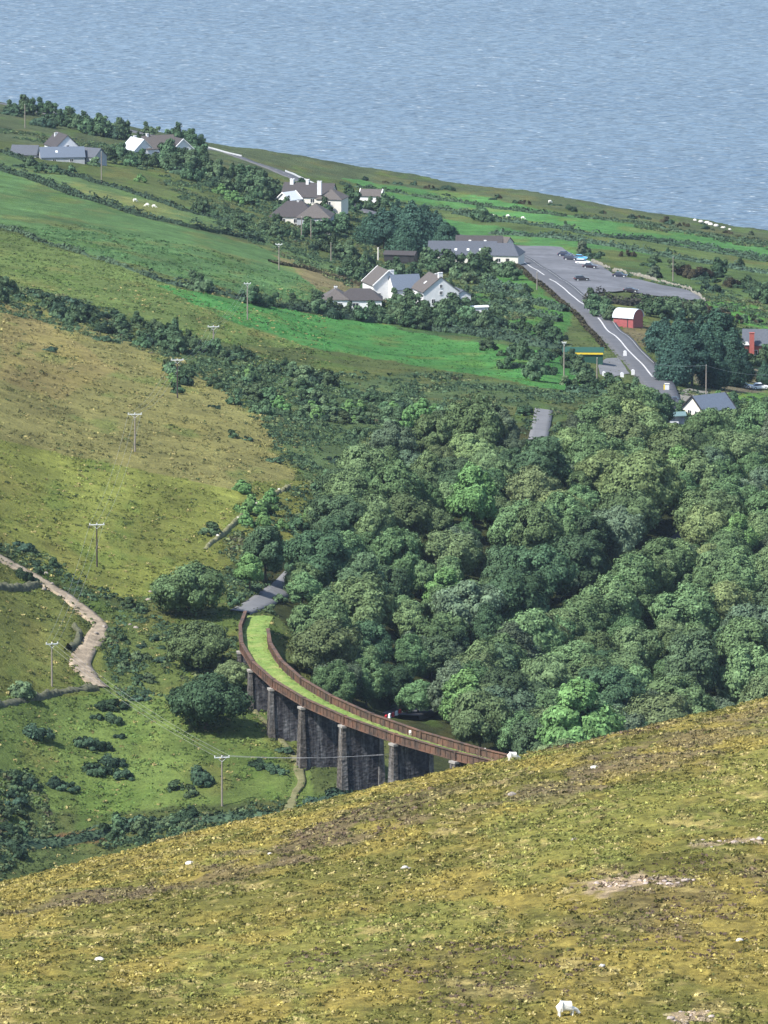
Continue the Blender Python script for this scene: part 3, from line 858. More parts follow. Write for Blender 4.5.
for k in range(len(ENDS) - 1):
    ta, tb = ENDS[k], ENDS[k + 1]
    girder(RN, ta, tb, 95.95)
    if k >= 1: girder(RF, max(ta, 180.3), tb, 95.95)
pm = MB()
for th in ENDS[2:]:
    for r in (RN, RF):
        b = MB(); dth = math.degrees(.22 / r)
        vb = VB(); vb.hexa(r - .36, r + .36, th - dth, th + dth, 95.93, ZT + .10); vb.build('joint_post', M['rust'], via)
# deck and grass
b = VB()
ths = np.linspace(175.6, 221.5, 80)
for a, c in zip(ths[:-1], ths[1:]):
    b.hexa(RF + .35, RN - .35, a, c, 95.97, 96.03)
b.build('deck', M['rust'], via)
def grass_on_deck():
    n, m = 420, 15
    tt = np.linspace(174.6, 221.4, n); rr = np.linspace(RF + .18, RN - .18, m)
    T, Rr = np.meshgrid(tt, rr, indexing='ij'); x = VC[0] + Rr * np.cos(np.radians(T)); y = VC[1] + Rr * np.sin(np.radians(T))
    edge = np.minimum(Rr - RF, RN - Rr)
    z = 96.06 + .12 * fbm(x / .8, y / .8, 3, 91) + .10 * sstep(.2, 1.2, edge) + .1
    V = np.c_[x.ravel(), y.ravel(), z.ravel()] - vroot_loc
    link('grass_strip', np_mesh('grass_strip', V, grid_quads(n, m), True), M['deckgrass'], via)
    k = 9000; t = 174.6 + 46.8 * rng.random(k); r = RF + .25 + (RN - RF - .5) * rng.random(k)
    P = np.c_[VC[0] + r * np.cos(np.radians(t)), VC[1] + r * np.sin(np.radians(t)), 96.20 + .06 * rng.random(k)] - vroot_loc
    N = rng.normal(size=(k, 3)); N[:, 2] = np.abs(N[:, 2]) + 1.0; N /= np.linalg.norm(N, axis=1)[:, None]
    V, Q = quads_at(P, N, .12 + .12 * rng.random(k), .6)
    o = link('grass_tufts', np_mesh('grass_tufts', V, Q), M['deckgrass'], via); o['kind'] = 'stuff'
grass_on_deck()
def pier(th, bottom):
    H = 95.55 - bottom; b = MB()
    def slab(ra, rb, half, z0, z1, bat=.03, end_bat=True):
        nonlocal b
        P = []
        for z in (z0, z1):
            g = (95.55 - z) * bat
            a, c = cyl(ra, th, z), cyl(rb, th, z); d = (c - a) / np.linalg.norm(c - a); nrm = np.array([-d[1], d[0], 0])
            a = a - d * g * (1.0 if end_bat else 0); c = c + d * g * (1.0 if end_bat else 0)
            for p, s in ((a, -1), (c, -1), (c, 1), (a, 1)): P.append(p + nrm * s * (half + g) - vroot_loc)
        b.add(P, [(0,3,2,1),(4,5,6,7),(0,1,5,4),(1,2,6,5),(2,3,7,6),(3,0,4,7)])
    slab(206.75, 207.35, .74, bottom, 95.552)                     # outer leg
    slab(199.9, 200.5, .74, bottom, 94.6)                     # inner leg
    p = b.build('pier', M['pier'], via)
    b = MB(); slab(200.3, 206.85, .52, bottom, 95.55, .018, False); b.build('cross_wall', M['pier_shaded'], p)
    c = MB()
    for ra, rb in ((206.6, 207.5),):
        a, e = cyl(ra, th, 0), cyl(rb, th, 0); d = (e - a) / np.linalg.norm(e - a); nrm = np.array([-d[1], d[0], 0]); P = []
        for z in (95.56, 95.93):
            for q, s in ((a, -1), (e, -1), (e, 1), (a, 1)): P.append(q + nrm * s * .86 + np.array([0, 0, z]) - vroot_loc)
        c.add(P, [(0,3,2,1),(4,5,6,7),(0,1,5,4),(1,2,6,5),(2,3,7,6),(3,0,4,7)])
    c.build('capstone', M['capstone'], p)
for th in PIERS:
    q = cyl(204, th, 0); pier(th, min(gz(q[0], q[1]) , min(gz(*cyl(207, th, 0)[:2]), gz(*cyl(200, th, 0)[:2]))) - 1.2)
b = VB(); b.hexa(202.3, 206.5, 175.6, 180.2, 86, 95.8); b.build('abutment', M['pier'], via)
b = VB(); b.hexa(200.2, 207.2, 220.6, 223.5, 78, 95.9); b.build('abutment', M['pier'], via)

# ------------------------------------------------------------------ land
BUILD = []
def site(px, py, r=0):
    p = at(px, py)
    if r: PADS.append((p[0], p[1], r))
    return p
for px_, py_, rx_, ry_ in ((612, 887, 3.2, 5), (650, 884, 3.0, 3), (692, 1017, 1.6, 2.5), (735, 842, 3, 2)):
    q_ = fore_at(px_, py_); SCATTERS.append((q_[0], q_[1], rx_, ry_))
for px_, py_, rx_, ry_ in ((40, 908, 7, 12), (120, 893, 7, 10), (215, 876, 8, 12), (330, 838, 7, 18), (700, 738, 8, 16), (620, 765, 7, 20), (560, 790, 5, 14), (745, 715, 5, 12)):
    q_ = fore_at(px_, py_); PURPLE.append((q_[0], q_[1], rx_, ry_))
land = make_land(); heath = make_heath(); make_tufts(); make_rough_grass(); make_undergrowth()
# car park and hard standings: sheets on the ground
def sheet(name, P, mat, lift=0.0, step=2.0):
    import bmesh
    P = np.asarray(P); x0, x1, y0, y1 = P[:, 0].min(), P[:, 0].max(), P[:, 1].min(), P[:, 1].max()
    b = bmesh.new(); vs = [b.verts.new((p[0], p[1], 0)) for p in P]; f = b.faces.new(vs)
    for ax, lo, hi in ((0, x0, x1), (1, y0, y1)):
        for c in np.arange(lo + step, hi, step * 2):
            co = (c, 0, 0) if ax == 0 else (0, c, 0); no = (1, 0, 0) if ax == 0 else (0, 1, 0)
            bmesh.ops.bisect_plane(b, geom=b.verts[:] + b.edges[:] + b.faces[:], plane_co=co, plane_no=no)
    xs = np.array([v.co.x for v in b.verts]); ysv = np.array([v.co.y for v in b.verts]); z = ground(xs, ysv) + lift
    for v, q in zip(b.verts, z): v.co.z = q
    for f in b.faces:
        if f.normal.z < 0: f.normal_flip()
    me = bpy.data.meshes.new(name); b.to_mesh(me); b.free()
    return tag(link(name, me, mat), kind='structure')
sheet('car_park', CARPARK, M['tarmac_worn'], .004 + .05)
sheet('farm_yard', poly_w([(668,395),(690,389),(708,392),(712,402),(694,412),(668,408)]), M['yard'], .15)
sheet('hard_standing', poly_w([(598,366),(606,359),(618,358),(630,374),(614,377),(600,375)]), M['tarmac_pale'], .15)
# painted lines on the road
def line(Q, off, s0, s1, w=.16, name='road_line'):
    d = np.r_[0, np.cumsum(np.hypot(*np.diff(Q[:, :2], axis=0).T))]
    s = np.linspace(s0, s1, max(2, int((s1 - s0) / 1.2) + 1)); C = np.c_[np.interp(s, d, Q[:, 0]), np.interp(s, d, Q[:, 1]), 0 * s]
    T = np.gradient(C[:, :2], axis=0); T /= np.linalg.norm(T, axis=1)[:, None]; N = np.c_[T[:, 1], -T[:, 0]]
    a = C[:, :2] + N * (off - w); c = C[:, :2] + N * (off + w); n = len(s)
    e = np.r_[a, c]; z = ground(e[:, 0], e[:, 1]) + .10
    if Q is RQ: zz = np.interp(s, d, smooth1(ground(Q[:, 0], Q[:, 1]), 60) + .125); z = np.r_[zz, zz]
    i = np.arange(n - 1)
    return np.c_[e, z], np.c_[i, i + 1, n + i + 1, n + i]
def lines(name, segs, Q):
    V = []; q = []; k = 0
    for sg in segs:
        v, f = line(Q, *sg); V.append(v); q.append(f + k); k += len(v)
    tag(link(name, np_mesh(name, np.concatenate(V), np.concatenate(q)), M['paint_line']), kind='structure')
Ltot = np.hypot(*np.diff(RQ[:, :2], axis=0).T).sum()
segs = [(-.2, 12, 150, .17), (-.2, 165, 315, .19), (-.2, 330, 520, .19)]
segs += [(3.35, 8, 120, .05)] + [(-3.3, 8, 480, .05)]
segs += [(0, s, s + 12, .13) for s in np.arange(Ltot * .5, Ltot * .62, 14)]
lines('road_marking', segs, RQ)
lines('road_marking', [(0, s, s + 4, .1) for s in np.arange(10, 300, 9)], UQ)

# ------------------------------------------------------------------ buildings
def bx4(cx, cy, rot): return Matrix.Translation((cx, cy, 0)) @ Matrix.Rotation(R(rot), 4, 'Z')
def put(b, M4, name, mat, parent):
    b.v = [tuple(M4 @ Vector(v)) for v in b.v]; return b.build(name, mat, parent)
def block(root, cx, cy, rot, L, W, h, rise, wall, roof, hip=None, over=.3, verge=None, wins=(), doors=(), chims=(), lights=(), chim_mat='white_wall', curved=False):
    M4 = bx4(cx, cy, rot); b = MB()
    if hip is None and not curved:
        b.prism([(-W/2, -2.5), (W/2, -2.5), (W/2, h), (0, h + rise), (-W/2, h)], -L/2, L/2)
    elif curved:
        b.prism([(-W/2, -2.5), (W/2, -2.5), (W/2, h)] + [(W/2 * math.cos(t), h + rise * math.sin(t)) for t in np.linspace(.2, math.pi - .2, 9)] + [(-W/2, h)], -L/2, L/2)
    else:
        b.box((0, 0, h/2 - 1.25), (W, L, h + 2.5))
    put(b, M4, 'wall', M[wall], root)
    b = MB(); sl = rise / (W/2); t = .2; e = W/2 + over; d = .015
    if curved:
        A = [(1.03 * e * math.cos(q), h + d + rise * math.sin(q) * 1.04) for q in np.linspace(0, math.pi, 15)]; Bq = [((e - .15) * math.cos(q), h - .02 + d + rise * math.sin(q) * .985 + .02) for q in np.linspace(math.pi, 0, 15)]
        b.prism(A + Bq, -L/2 - .25, L/2 + .25)
    elif hip is None:
        b.prism([(-e, h - over * sl + d), (0, h + rise + d), (e, h - over * sl + d), (e, h - over * sl + d + t), (0, h + rise + d + t), (-e, h - over * sl + d + t)], -L/2 - over, L/2 + over)
    else:
        ex, ey = W/2 + over, L/2 + over; ry = max(0.05, ey - hip); zb = h + d; zt = h + rise
        b.add([(-ex,-ey,zb),(ex,-ey,zb),(ex,ey,zb),(-ex,ey,zb),(0,-ry,zt),(0,ry,zt),(-ex,-ey,zb+.15),(ex,-ey,zb+.15),(ex,ey,zb+.15),(-ex,ey,zb+.15)],
              [(3,2,1,0),(0,1,7,6),(1,2,8,7),(2,3,9,8),(3,0,6,9),(6,7,4),(8,9,5),(7,8,5,4),(9,6,4,5)])
    ro = put(b, M4, 'roof', M[roof], root)
    if verge:                      # raised white barge boards on both gables
        b = MB()
        for sy in (-1, 1):
            y = sy * (L/2 + over + .02)
            b.prism([(-e, h - over*sl), (0, h + rise), (e, h - over*sl), (e, h - over*sl + .34), (0, h + rise + .34), (-e, h - over*sl + .34)], y - .12, y + .12)
        put(b, M4, 'barge_board', M[verge], ro)
    for (x, y, w_, ht) in chims:
        zr = h + rise - abs(x) * sl if hip is None else h + rise * .8
        b = MB().box((x, y, zr + ht/2 - .5), (w_, w_ * .7, ht + 1.0)); b.box((x, y, zr + ht + .06), (w_ + .16, w_ * .7 + .16, .14))
        c = put(b, M4, 'chimney', M[chim_mat], ro)
        b = MB().tube([(x, y, zr + ht + .10), (x, y, zr + ht + .5)], [.13, .11], 8); put(b, M4, 'chimney_pot', M['tile_brown'], ro)
    for (sd, u, f_, w_, l_) in lights:     # roof lights
        x = sd * W/2 * (1 - f_); z = h + rise * f_ + d + t + .03; an = math.atan(sl) * sd
        mm = Matrix.Translation((x, u, z)) @ Matrix.Rotation(an, 4, 'Y')
        b = MB().box((0, 0, 0), (l_, w_, .10), M=mm); put(b, M4, 'roof_light', M['galv'], ro)
    face = {'f': ((0, -L/2), 0), 'b': ((0, L/2), 180), 'l': ((-W/2, 0), -90), 'r': ((W/2, 0), 90)}
    for (fc, u, z, w_, hh) in wins:
        (ox, oy), ang = face[fc]; m2 = M4 @ Matrix.Translation((ox, oy, 0)) @ Matrix.Rotation(R(ang), 4, 'Z')
        b = MB(); fw = .09
        b.box((u - w_/2 - fw/2, -.03, z), (fw, .10, hh + 2*fw)); b.box((u + w_/2 + fw/2, -.03, z), (fw, .10, hh + 2*fw))
        b.box((u, -.03, z + hh/2 + fw/2), (w_, .10, fw)); b.box((u, -.05, z - hh/2 - fw/2), (w_, .16, fw)); b.box((u, -.035, z), (.06, .06, hh))
        fr = put(b, m2, 'window', M['white_paint'], root)
        b = MB().box((u, -.004, z), (w_, .05, hh)); put(b, m2, 'pane', M['glass'], fr)
    for (fc, u, w_, hh) in doors:
        (ox, oy), ang = face[fc]; m2 = M4 @ Matrix.Translation((ox, oy, 0)) @ Matrix.Rotation(R(ang), 4, 'Z')
        b = MB().box((u, -.03, hh/2), (w_, .10, hh)); put(b, m2, 'door', M['dark_trim'], root)
    return ro
def house(name, px, py, rz, label, cat='house', dy=0):
    p = at(px, py); p[1] += dy; p[2] = gz(p[0], p[1])
    return tag(empty(name, p, R(rz)), label, cat)
# white two-gabled house in the middle
h = house('farmhouse', 441, 307, 17, 'large white gabled house with brown slate roofs, in the middle of the hamlet'); h.scale = (.9, .9, .9)
block(h, 0, 6, 0, 12, 11.0, 4.6, 4.3, 'white_wall', 'tile_brown', chims=((0, -5.2, 1.3, 1.2), (1.5, 3, 1.0, 1.0)),
      wins=(('f', 0, 6.2, .8, 1.0), ('f', 0, 4.2, .9, 1.0), ('f', -2.4, 1.8, 1.0, 1.2), ('f', 2.4, 1.8, 1.0, 1.2), ('l', 1, 2, 1.2, 1.2), ('l', -3, 2, 1.2, 1.2)), doors=(('f', 0, 1.0, 2.1),), lights=((-1, 0, .45, 1.0, 1.1),))
block(h, -6.8, 15, 90, 8.6, 8.0, 4.2, 3.8, 'white_wall', 'slate_blue', wins=(('l', 0, 2, 1.2, 1.2),))
block(h, -11.2, 22, 0, 11, 9.6, 5.0, 4.2, 'white_wall', 'tile_brown', verge='white_paint', chims=((1.2, -4.4, 1.3, 1.0),), wins=(('f', -3, 2, 1.0, 1.2),))
block(h, 8.6, 9, 0, 8, 4.6, 2.6, 1.3, 'white_wall', 'slate', wins=(('f', 0, 1.5, .9, .9),))
# low dark roofed bungalow to its left
h = house('bungalow', 351, 311, 0, 'low white bungalow with dark hipped roofs above the bright green field')
block(h, 2.4, 4, 90, 11, 7.0, 2.6, 2.8, 'white_wall', 'tile_dark', hip=3.2, wins=(('l', -1.2, 1.4, 1.5, 1.2), ('l', 2.5, 1.4, 1.2, 1.1)), doors=(('l', -4, 1.0, 2.1),))
block(h, -4.0, 4.5, 0, 9, 6.6, 2.8, 2.6, 'white_wall', 'tile_brown', hip=3.0, chims=((0, 1.2, .8, .7),), wins=(('f', 1.2, 1.5, 1.0, 1.2), ('f', -1.6, 1.5, 1.0, 1.2)))
# big hipped house and the long house with the tall chimney behind
h = house('house', 300, 227, -6, 'big house with a wide brown hipped roof, poles standing in front')
block(h, -2.5, 8, 90, 14, 11, 2.6, 4.4, 'cream_wall', 'tile_dark', hip=5.0, wins=(('l', -3, 1.5, 1.4, 1.2), ('l', 1, 1.5, 1.4, 1.2)), chims=((0, -1, .9, .8),))
block(h, 4.2, 4.5, 0, 11, 10.0, 2.8, 4.0, 'grey_wall', 'tile_brown', hip=5.2, wins=(('f', -2, 1.6, 1.4, 1.2), ('f', 2, 1.6, 1.4, 1.2)), doors=(('f', 0, 1.0, 2.1),))
h = house('house', 304, 208, -14, 'long dark roofed house with three pale chimneys below the upper road')
block(h, 0, 7, 90, 16, 8.5, 3.2, 3.8, 'cream_wall', 'tile_dark', chims=((0, 5.6, 1.6, 1.1), (0, .6, 1.3, 1.1)), wins=(('l', -4, 2, 1.2, 1.2), ('l', 2, 2, 1.2, 1.2)))
block(h, 8.0, 4.5, 0, 9, 8.0, 2.8, 3.0, 'cream_wall', 'tile_brown', hip=4.0, chims=((-3.2, -3.6, 1.3, 3.2),), wins=(('f', 0, 1.6, 1.2, 1.2),))
block(h, -5.0, 0.5, -25, 6, 5.2, 2.6, 2.2, 'white_wall', 'white_tin_sunlit_slate', verge='white_paint', wins=(('f', 0, 1.3, .9, 1.0),))
# left-most slate house
h = house('house', 64, 161, 20, 'slate roofed house with a white gable and low slate wings, leftmost in the hamlet'); h.scale = (.9, .9, .9)
block(h, 1.2, 6, 0, 13, 8.5, 4.8, 4.0, 'white_wall', 'tile_dark', chims=((-1, 3.5, 1.1, .8),), wins=(('f', -1.6, 2, 1.0, 1.2), ('f', 1.6, 2, 1.0, 1.2), ('f', 0, 5, .9, 1.0)))
block(h, -2.4, -5, 78, 15, 8.6, 2.4, 3.0, 'grey_wall', 'slate_blue', wins=(('l', -3, 1.3, 1.2, 1.0), ('l', 3, 1.3, 1.2, 1.0)), lights=((-1, 2, .5, .8, 1.0),))
block(h, -12.5, 4.5, 60, 9, 7.5, 2.6, 2.8, 'grey_wall', 'slate', wins=(('l', 0, 1.4, 1.2, 1.0),))
block(h, 8.0, -6.0, 35, 8, 7, 2.2, 2.6, 'grey_wall', 'slate', wins=(('l', 0, 1.3, 1.2, 1.0),))
h = house('house', 163, 158, 25, 'dark roofed house with two white gables near the shore hedge'); h.scale = (.9, .9, .9)
block(h, 0, 5, 90, 12, 9, 3.4, 4.2, 'white_wall', 'tile_brown', wins=(('l', -2, 1.6, 1.2, 1.1), ('l', 2, 1.6, 1.2, 1.1)), chims=((0, 4, 1.0, .8),))
block(h, 6.4, 2.5, 0, 12, 8.0, 3.2, 3.6, 'white_wall', 'tile_dark', verge='white_paint', wins=(('f', 0, 1.6, 1.2, 1.1),))
block(h, -7.6, 5.5, 4, 10, 7.4, 3.3, 3.6, 'white_wall', 'white_tin_sunlit_slate', wins=(('f', 0, 1.6, 1.0, 1.1),), chims=((0, 2, .9, .7),))  # sunlit slate slope of this wing, its light put into a white roof colour
# long slate roofed inn by the car park
h = house('inn', 472, 264, -4, 'long low slate roofed inn beside the car park, partly behind trees'); h.scale = (.9, .9, .9)
block(h, -3.5, 8, 90, 22, 14, 2.8, 3.6, 'cream_wall', 'slate', lights=((-1, -6, .35, .8, 1.2), (-1, -2, .35, .8, 1.2), (-1, 2, .35, .8, 1.2)), wins=(('l', -5, 1.5, 1.3, 1.2), ('l', 0, 1.5, 1.3, 1.2)))
block(h, 9.5, 4, 82, 13, 11, 2.9, 3.6, 'cream_wall', 'slate', hip=3.0, wins=(('l', 0, 1.5, 1.3, 1.2),), doors=(('l', 3, 1.1, 2.1),))
block(h, 1.5, 15, 90, 15, 7, 3.6, 3.8, 'white_wall', 'tile_dark', lights=((-1, -2, .5, .8, 1.2), (-1, 3, .5, .8, 1.2)))
h = house('stone_shed', 507, 251, 60, 'small tan gabled building at the corner of the car park'); h.scale = (.9, .9, .9)
block(h, 0, 2, 0, 6, 5, 2.8, 1.8, 'cream_wall', 'tile_brown', wins=(('f', 0, 1.5, .9, 1.0),), doors=(('r', 0, 1.0, 2.0),))
# red tin barn
h = house('barn', 630, 328, 0, 'red tin barn with a curved white roof beside the road', 'barn'); h.scale = (.86, .86, .92)
block(h, -.4, 4.6, 60, 6.8, 6.4, 2.6, 2.4, 'red_tin', 'white_tin_sunlit_slate', curved=True, doors=(('l', 1.5, .25, 2.4), ))
# red house at right edge
h = house('house', 758, 361, 0, 'red walled house with slate roof and red chimney at the right edge')
block(h, 1.2, 5, 84, 9.5, 8, 4.0, 3.4, 'red_wall', 'slate', chims=(), wins=(('l', -1.5, 2, 1.1, 1.2),), doors=(('l', 2.6, 1.0, 2.1),))
b = MB().box((-1.6, .35, 3.2), (1.2, .9, 8.0)); b.box((-1.6, .35, 7.25), (1.4, 1.1, .16)); b.build('chimney', M['red_wall'], h)
b = MB().prism([(-4.9, 4.1), (-2.2, 4.1), (-2.6, 4.9), (-4.4, 4.9)], .3, .5); b.build('fascia', M['white_paint'], h)
# house and shed at the roadside, half hidden in the wood
h = house('house', 707, 421, 0, 'white house with steep grey slate roof and dark barge boards among the treetops')
block(h, 0.5, 5, -52, 9.5, 7.6, 2.2, 3.1, 'cream_wall', 'slate_blue', verge='dark_trim', wins=(('f', -1, 1.5, 1.2, 1.2), ('f', 1.4, 1.5, 1.0, 1.2)), doors=(('r', 2, 1.0, 2.1),))
h = house('shed', 674, 428, 0, 'low shed with a flat teal roof and a pale glazed lean-to')
b = MB().box((0, 3, .2), (4.8, 5, 4.6)); b.build('wall', M['grey_wall'], h)
b = MB().prism([(-2.8, 2.53), (2.8, 2.75), (2.8, 2.9), (-2.8, 2.68)], -.5, 6.0); b.build('roof', M['teal_roof'], h)
b = MB().box((-.6, -.8, .0), (3.2, 2.5, 3.0)); lw = b.build('lean_to', M['grey_wall'], h)
for u in (-1.6, -.6, .4):
    MB().box((u, -2.06, .9), (.8, .05, 1.1)).build('pane', M['glass'], lw)
# small ones
h = house('shed', 480, 318, 4, 'small white flat roofed shed right of the large white house', 'shed')
MB().box((0, 1.5, .6), (4.2, 3, 4.2)).build('wall', M['white_wall'], h)
MB().prism([(-2.4, 2.72), (2.4, 2.86), (2.4, 3.0), (-2.4, 2.86)], -.3, 3.2).build('roof', M['galv'], h)
MB().box((.9, -.02, 1.2), (1.0, .08, 2.0)).build('door', M['dark_trim'], h)
MB().box((-.9, -.02, 1.6), (1.0, .08, .8)).build('window', M['glass'], h)
h = house('shed', 391, 262, -12, 'long brown shed with one pale post, under the dark conifers', 'shed')
block(h, 2.5, 2, 90, 9, 5, 2.2, .8, 'dark_trim', 'tile_dark', doors=(('l', 2, 2.4, 2.2),))
MB().tube([(-3.6, -1.2, -.5), (-3.6, -1.2, 4.4)], .22, 8).build('gatepost', M['cream_wall'], h)
h = house('cottage', 374, 203, 15, 'cottage with pale roof edge in the trees by the far field')
block(h, 0, 3, 60, 7, 4.6, 2.3, 1.8, 'white_wall', 'tile_brown', verge='white_paint', wins=(('l', 0, 1.4, 1.0, 1.0),))  # white painted barge boards make the pale roof edge
h = house('long_shed', 583, 362, -3, 'long dark green shed with a yellow stripe along its eaves', 'shed')
block(h, 0, 2.5, 90, 9.5, 4.2, 2.3, .8, 'green_tin', 'green_tin', doors=(('l', -2, 2.0, 2.0),))
MB().box((0, .12, 2.05), (9.7, .10, .42)).build('stripe', M['yellow'], h)

# ------------------------------------------------------------------ vehicles
PAINT = {}
def paint(name, c):
    if name not in PAINT: PAINT[name] = plain('paint_' + name, c, .25, .05, 1.0, .6, 0, .02)
    return PAINT[name]
def car(px, py, rz, col, cname, label, L=4.3, Hh=1.48, est=False, group='parked cars'):
    p = at(px, py); W = 1.74
    e = tag(empty('parked_car', p, R(rz)), label, 'car', group)
    a = L/2
    prof = [(-a, .35), (-a + .05, .78), (-a + .25, .90), (a*.42, .90), (a - .25, .78), (a - .02, .62), (a, .32), (a - .5, .22), (-a + .5, .22)]
    b = MB(); b.prism(prof, -W/2, W/2); b.build('body', paint(cname, col), e, bevel=.05)
    r0, r1 = (-a + .12, -a + .35) if est else (-a + .35, -a + .95)
    gl = MB(); n = [(r0, .905), (a*.42, .905), (a*.12, Hh - .06), (r1, Hh - .06)]
    vs = []
    for y, s in ((-1, 1), (1, 1)):
        for i, (x, z) in enumerate(n): vs.append((x, y * (W/2 - .06 - (.16 if i > 1 else 0)), z))
    gl.add(vs, [(0,1,2,3),(7,6,5,4),(0,4,5,1),(1,5,6,2),(2,6,7,3),(3,7,4,0)]); gl.build('window', M['glass'], e)
    b = MB().box(((a*.12 + r1)/2, 0, Hh - .03), (a*.12 - r1 + .12, W - .40, .07)); b.build('roof', paint(cname, col), e)
    for sx in (-1, 1):
        for sy in (-1, 1):
            b = MB().tube([(sx * a*.62, sy * (W/2 - .17), .32), (sx * a*.62, sy * (W/2 + .02), .32)], .32, 14); w = b.build('wheel', M['rubber'], e)
            b = MB().tube([(sx * a*.62, sy * (W/2 + .012), .32), (sx * a*.62, sy * (W/2 + .03), .32)], .19, 10); b.build('rim', M['galv'], w)
    for sy in (-1, 1):
        MB().box((a - .06, sy * .6, .64), (.10, .34, .14)).build('headlight', M['lamp'], e)
        MB().box((-a + .03, sy * .66, .76), (.08, .22, .16)).build('tail_light', M['barrier_red'], e)
    return e
car(565, 256, -20, (.02, .03, .06), 'navy', 'navy car at the far end of the car park row')
car(571, 260, -20, (.03, .035, .05), 'slate', 'slate coloured hatchback in the parked row, right of the navy car', est=True)
car(580.5, 259.5, -15, (.10, .38, .62), 'sky', 'sky blue car behind the white car')
car(583, 264, -12, (.8, .82, .84), 'white', 'white car in front of the sky blue car', est=True)
car(590, 268, -8, (.03, .02, .03), 'plum', 'very dark car at the near end of the parked row')
car(581.5, 280.5, 14, (.035, .03, .032), 'black', 'black hatchback alone in the middle of the car park', est=True)
car(620, 277, -14, (.025, .03, .05), 'ink', 'dark blue car by the stone wall of the car park')
car(631, 292, -10, (.03, .025, .035), 'soot', 'low dark car beside the brown hedge, nearest the barn', Hh=1.3)
car(675, 403, 80, (.02, .02, .025), 'jet', 'black car on the gravel yard beside the teal roofed shed')
car(467, 270, 10, (.8, .82, .84), 'white', 'white car between the inn and the garden trees')
car(760, 389, 12, (.8, .82, .84), 'white', 'white car in the right edge yard, left of another')
car(744, 388, -15, (.45, .47, .5), 'silver', 'silver car in the yard near the right edge')

# ------------------------------------------------------------------ poles and wires
def pole(px, top, base, label, arm=2.6, mat='timber', rz=0, ins=True):
    p = at(px, base); k = F / p[1]; H = (base - top) / k / math.cos(R(8.5)); H = max(5, H)
    e = tag(empty('utility_pole', p, R(rz)), label, 'pole', 'utility poles')
    MB().tube([(0, 0, -1), (0, 0, H * .5), (0, 0, H)], [.17, .15, .11], 10).build('mast', M[mat], e)
    tops = [(0, 0, H)]
    if arm:
        cr = MB().box((0, -.17, H - .35), (arm, .14, .16)); cr.tube([(-arm*.3, -.17, H - .4), (0, -.14, H - 1.1)], .03, 5); cr.tube([(arm*.3, -.17, H - .4), (0, -.14, H - 1.1)], .03, 5)
        o = cr.build('crossarm', M['galv'], e)
        tops = []
        for x in (-arm*.46, 0, arm*.46):
            MB().tube([(x, -.17, H - .28), (x, -.17, H - .05)], [.09, .13], 8).build('insulator', M['ceramic'], o)
            tops.append((x, -.17, H - .03))
    else:
        MB().tube([(0, 0, H - .02), (0, 0, H + .15)], [.06, .05], 8).build('insulator', M['ceramic'], e)
    ca, sa = math.cos(R(rz)), math.sin(R(rz))
    return [Vector((p[0] + x * ca - y * sa, p[1] + x * sa + y * ca, p[2] + z)) for x, y, z in tops]
def wire(A, B, label, sag=.02, r=.014):
    A, B = Vector(A), Vector(B); L = (B - A).length
    pts = [A.lerp(B, t) + Vector((0, 0, -4 * sag * L * t * (1 - t))) for t in np.linspace(0, 1, 15)]
    tag(MB().tube(pts, r, 4).build('overhead_wire', M['wire'], None), label, 'wire', 'overhead wires')
P1 = pole(222, 754, 806, 'pale pole with a crossarm in the near green field left of the viaduct', 2.6, rz=10)
P2 = pole(52, 641, 687, 'pale pole above the curved stone bank in the left field', 2.2, rz=20)
P3 = pole(97, 522, 567, 'dark pole with white crossarm just above the dirt track', 2.8, 'timber_dark', rz=5)
P4 = pole(135, 412, 452, 'slim pole with white crossarm in the middle of the tan hillside', 2.8, rz=5)
P5 = pole(177.5, 358, 398, 'black pole with white crossarm at the top of the tan hillside', 2.6, 'timber_dark', rz=5)
P6 = pole(213.5, 325, 347, 'short pale pole with crossarm standing in the dark scrub band', 2.6, rz=5)
P7 = pole(247.5, 282, 320, 'tall pale pole on the green field between two dark bushes', 1.6, rz=5)
P8 = pole(279, 243, 270, 'pole at the top of the dry slope below the hipped house', 1.8)
P9 = pole(301.5, 217, 239, 'left one of two pale poles before the big hipped house', 0)
pole(311, 220, 239, 'right one of two pale poles before the big hipped house', 0)
pole(331, 243, 262, 'bare pole on the rough slope left of the brown shed', 0)
pole(101.5, 152, 183, 'bare pole in the garden hedge between the two far left houses', 0)
pole(25, 105, 128, 'bare pole among shore trees near the left edge', 0)
P10 = pole(564, 341, 376, 'pale pole beside the long green shed', 1.0)
P11 = pole(706, 365, 405, 'pale pole in the yard above the steep slate roof', 0)
pole(673, 257, 281, 'thin pole among bushes right of the car park', 0)
pole(597, 363, 379, 'short post at the edge of the hard standing', 0)
pole(537, 273, 290, 'short grey pole at the left roadside near the car park', 0)
for nm, a, b in (('near field pole and the bank pole', P2, P1), ('bank pole and the track pole', P3, P2), ('track pole and mid hillside pole', P4, P3), ('two tan hillside poles', P5, P4), ('black pole and scrub pole', P6, P5), ('scrub pole and tall field pole', P7, P6)):
    for i, (u, v) in enumerate(zip(a, b)):
        wire(u, v, '%s wire strung between the %s' % (('left', 'middle', 'right')[i], nm))
e1 = at(400, 800); e1 = Vector((e1[0], e1[1], e1[2] + 8))
for i, u in enumerate(P1): wire(u, e1 + Vector((i * 1.1, 0, 0)), '%s wire running from the near field pole towards the viaduct' % ('left', 'middle', 'right')[i])
e2 = at(655, 398); wire(P11[0], (e2[0], e2[1], e2[2] + 8), 'wire from the yard pole across the conifers to the road', r=.02)
e3 = at(770, 408); wire(P11[0], (e3[0], e3[1], e3[2] + 8), 'wire from the yard pole to the right edge', r=.02)

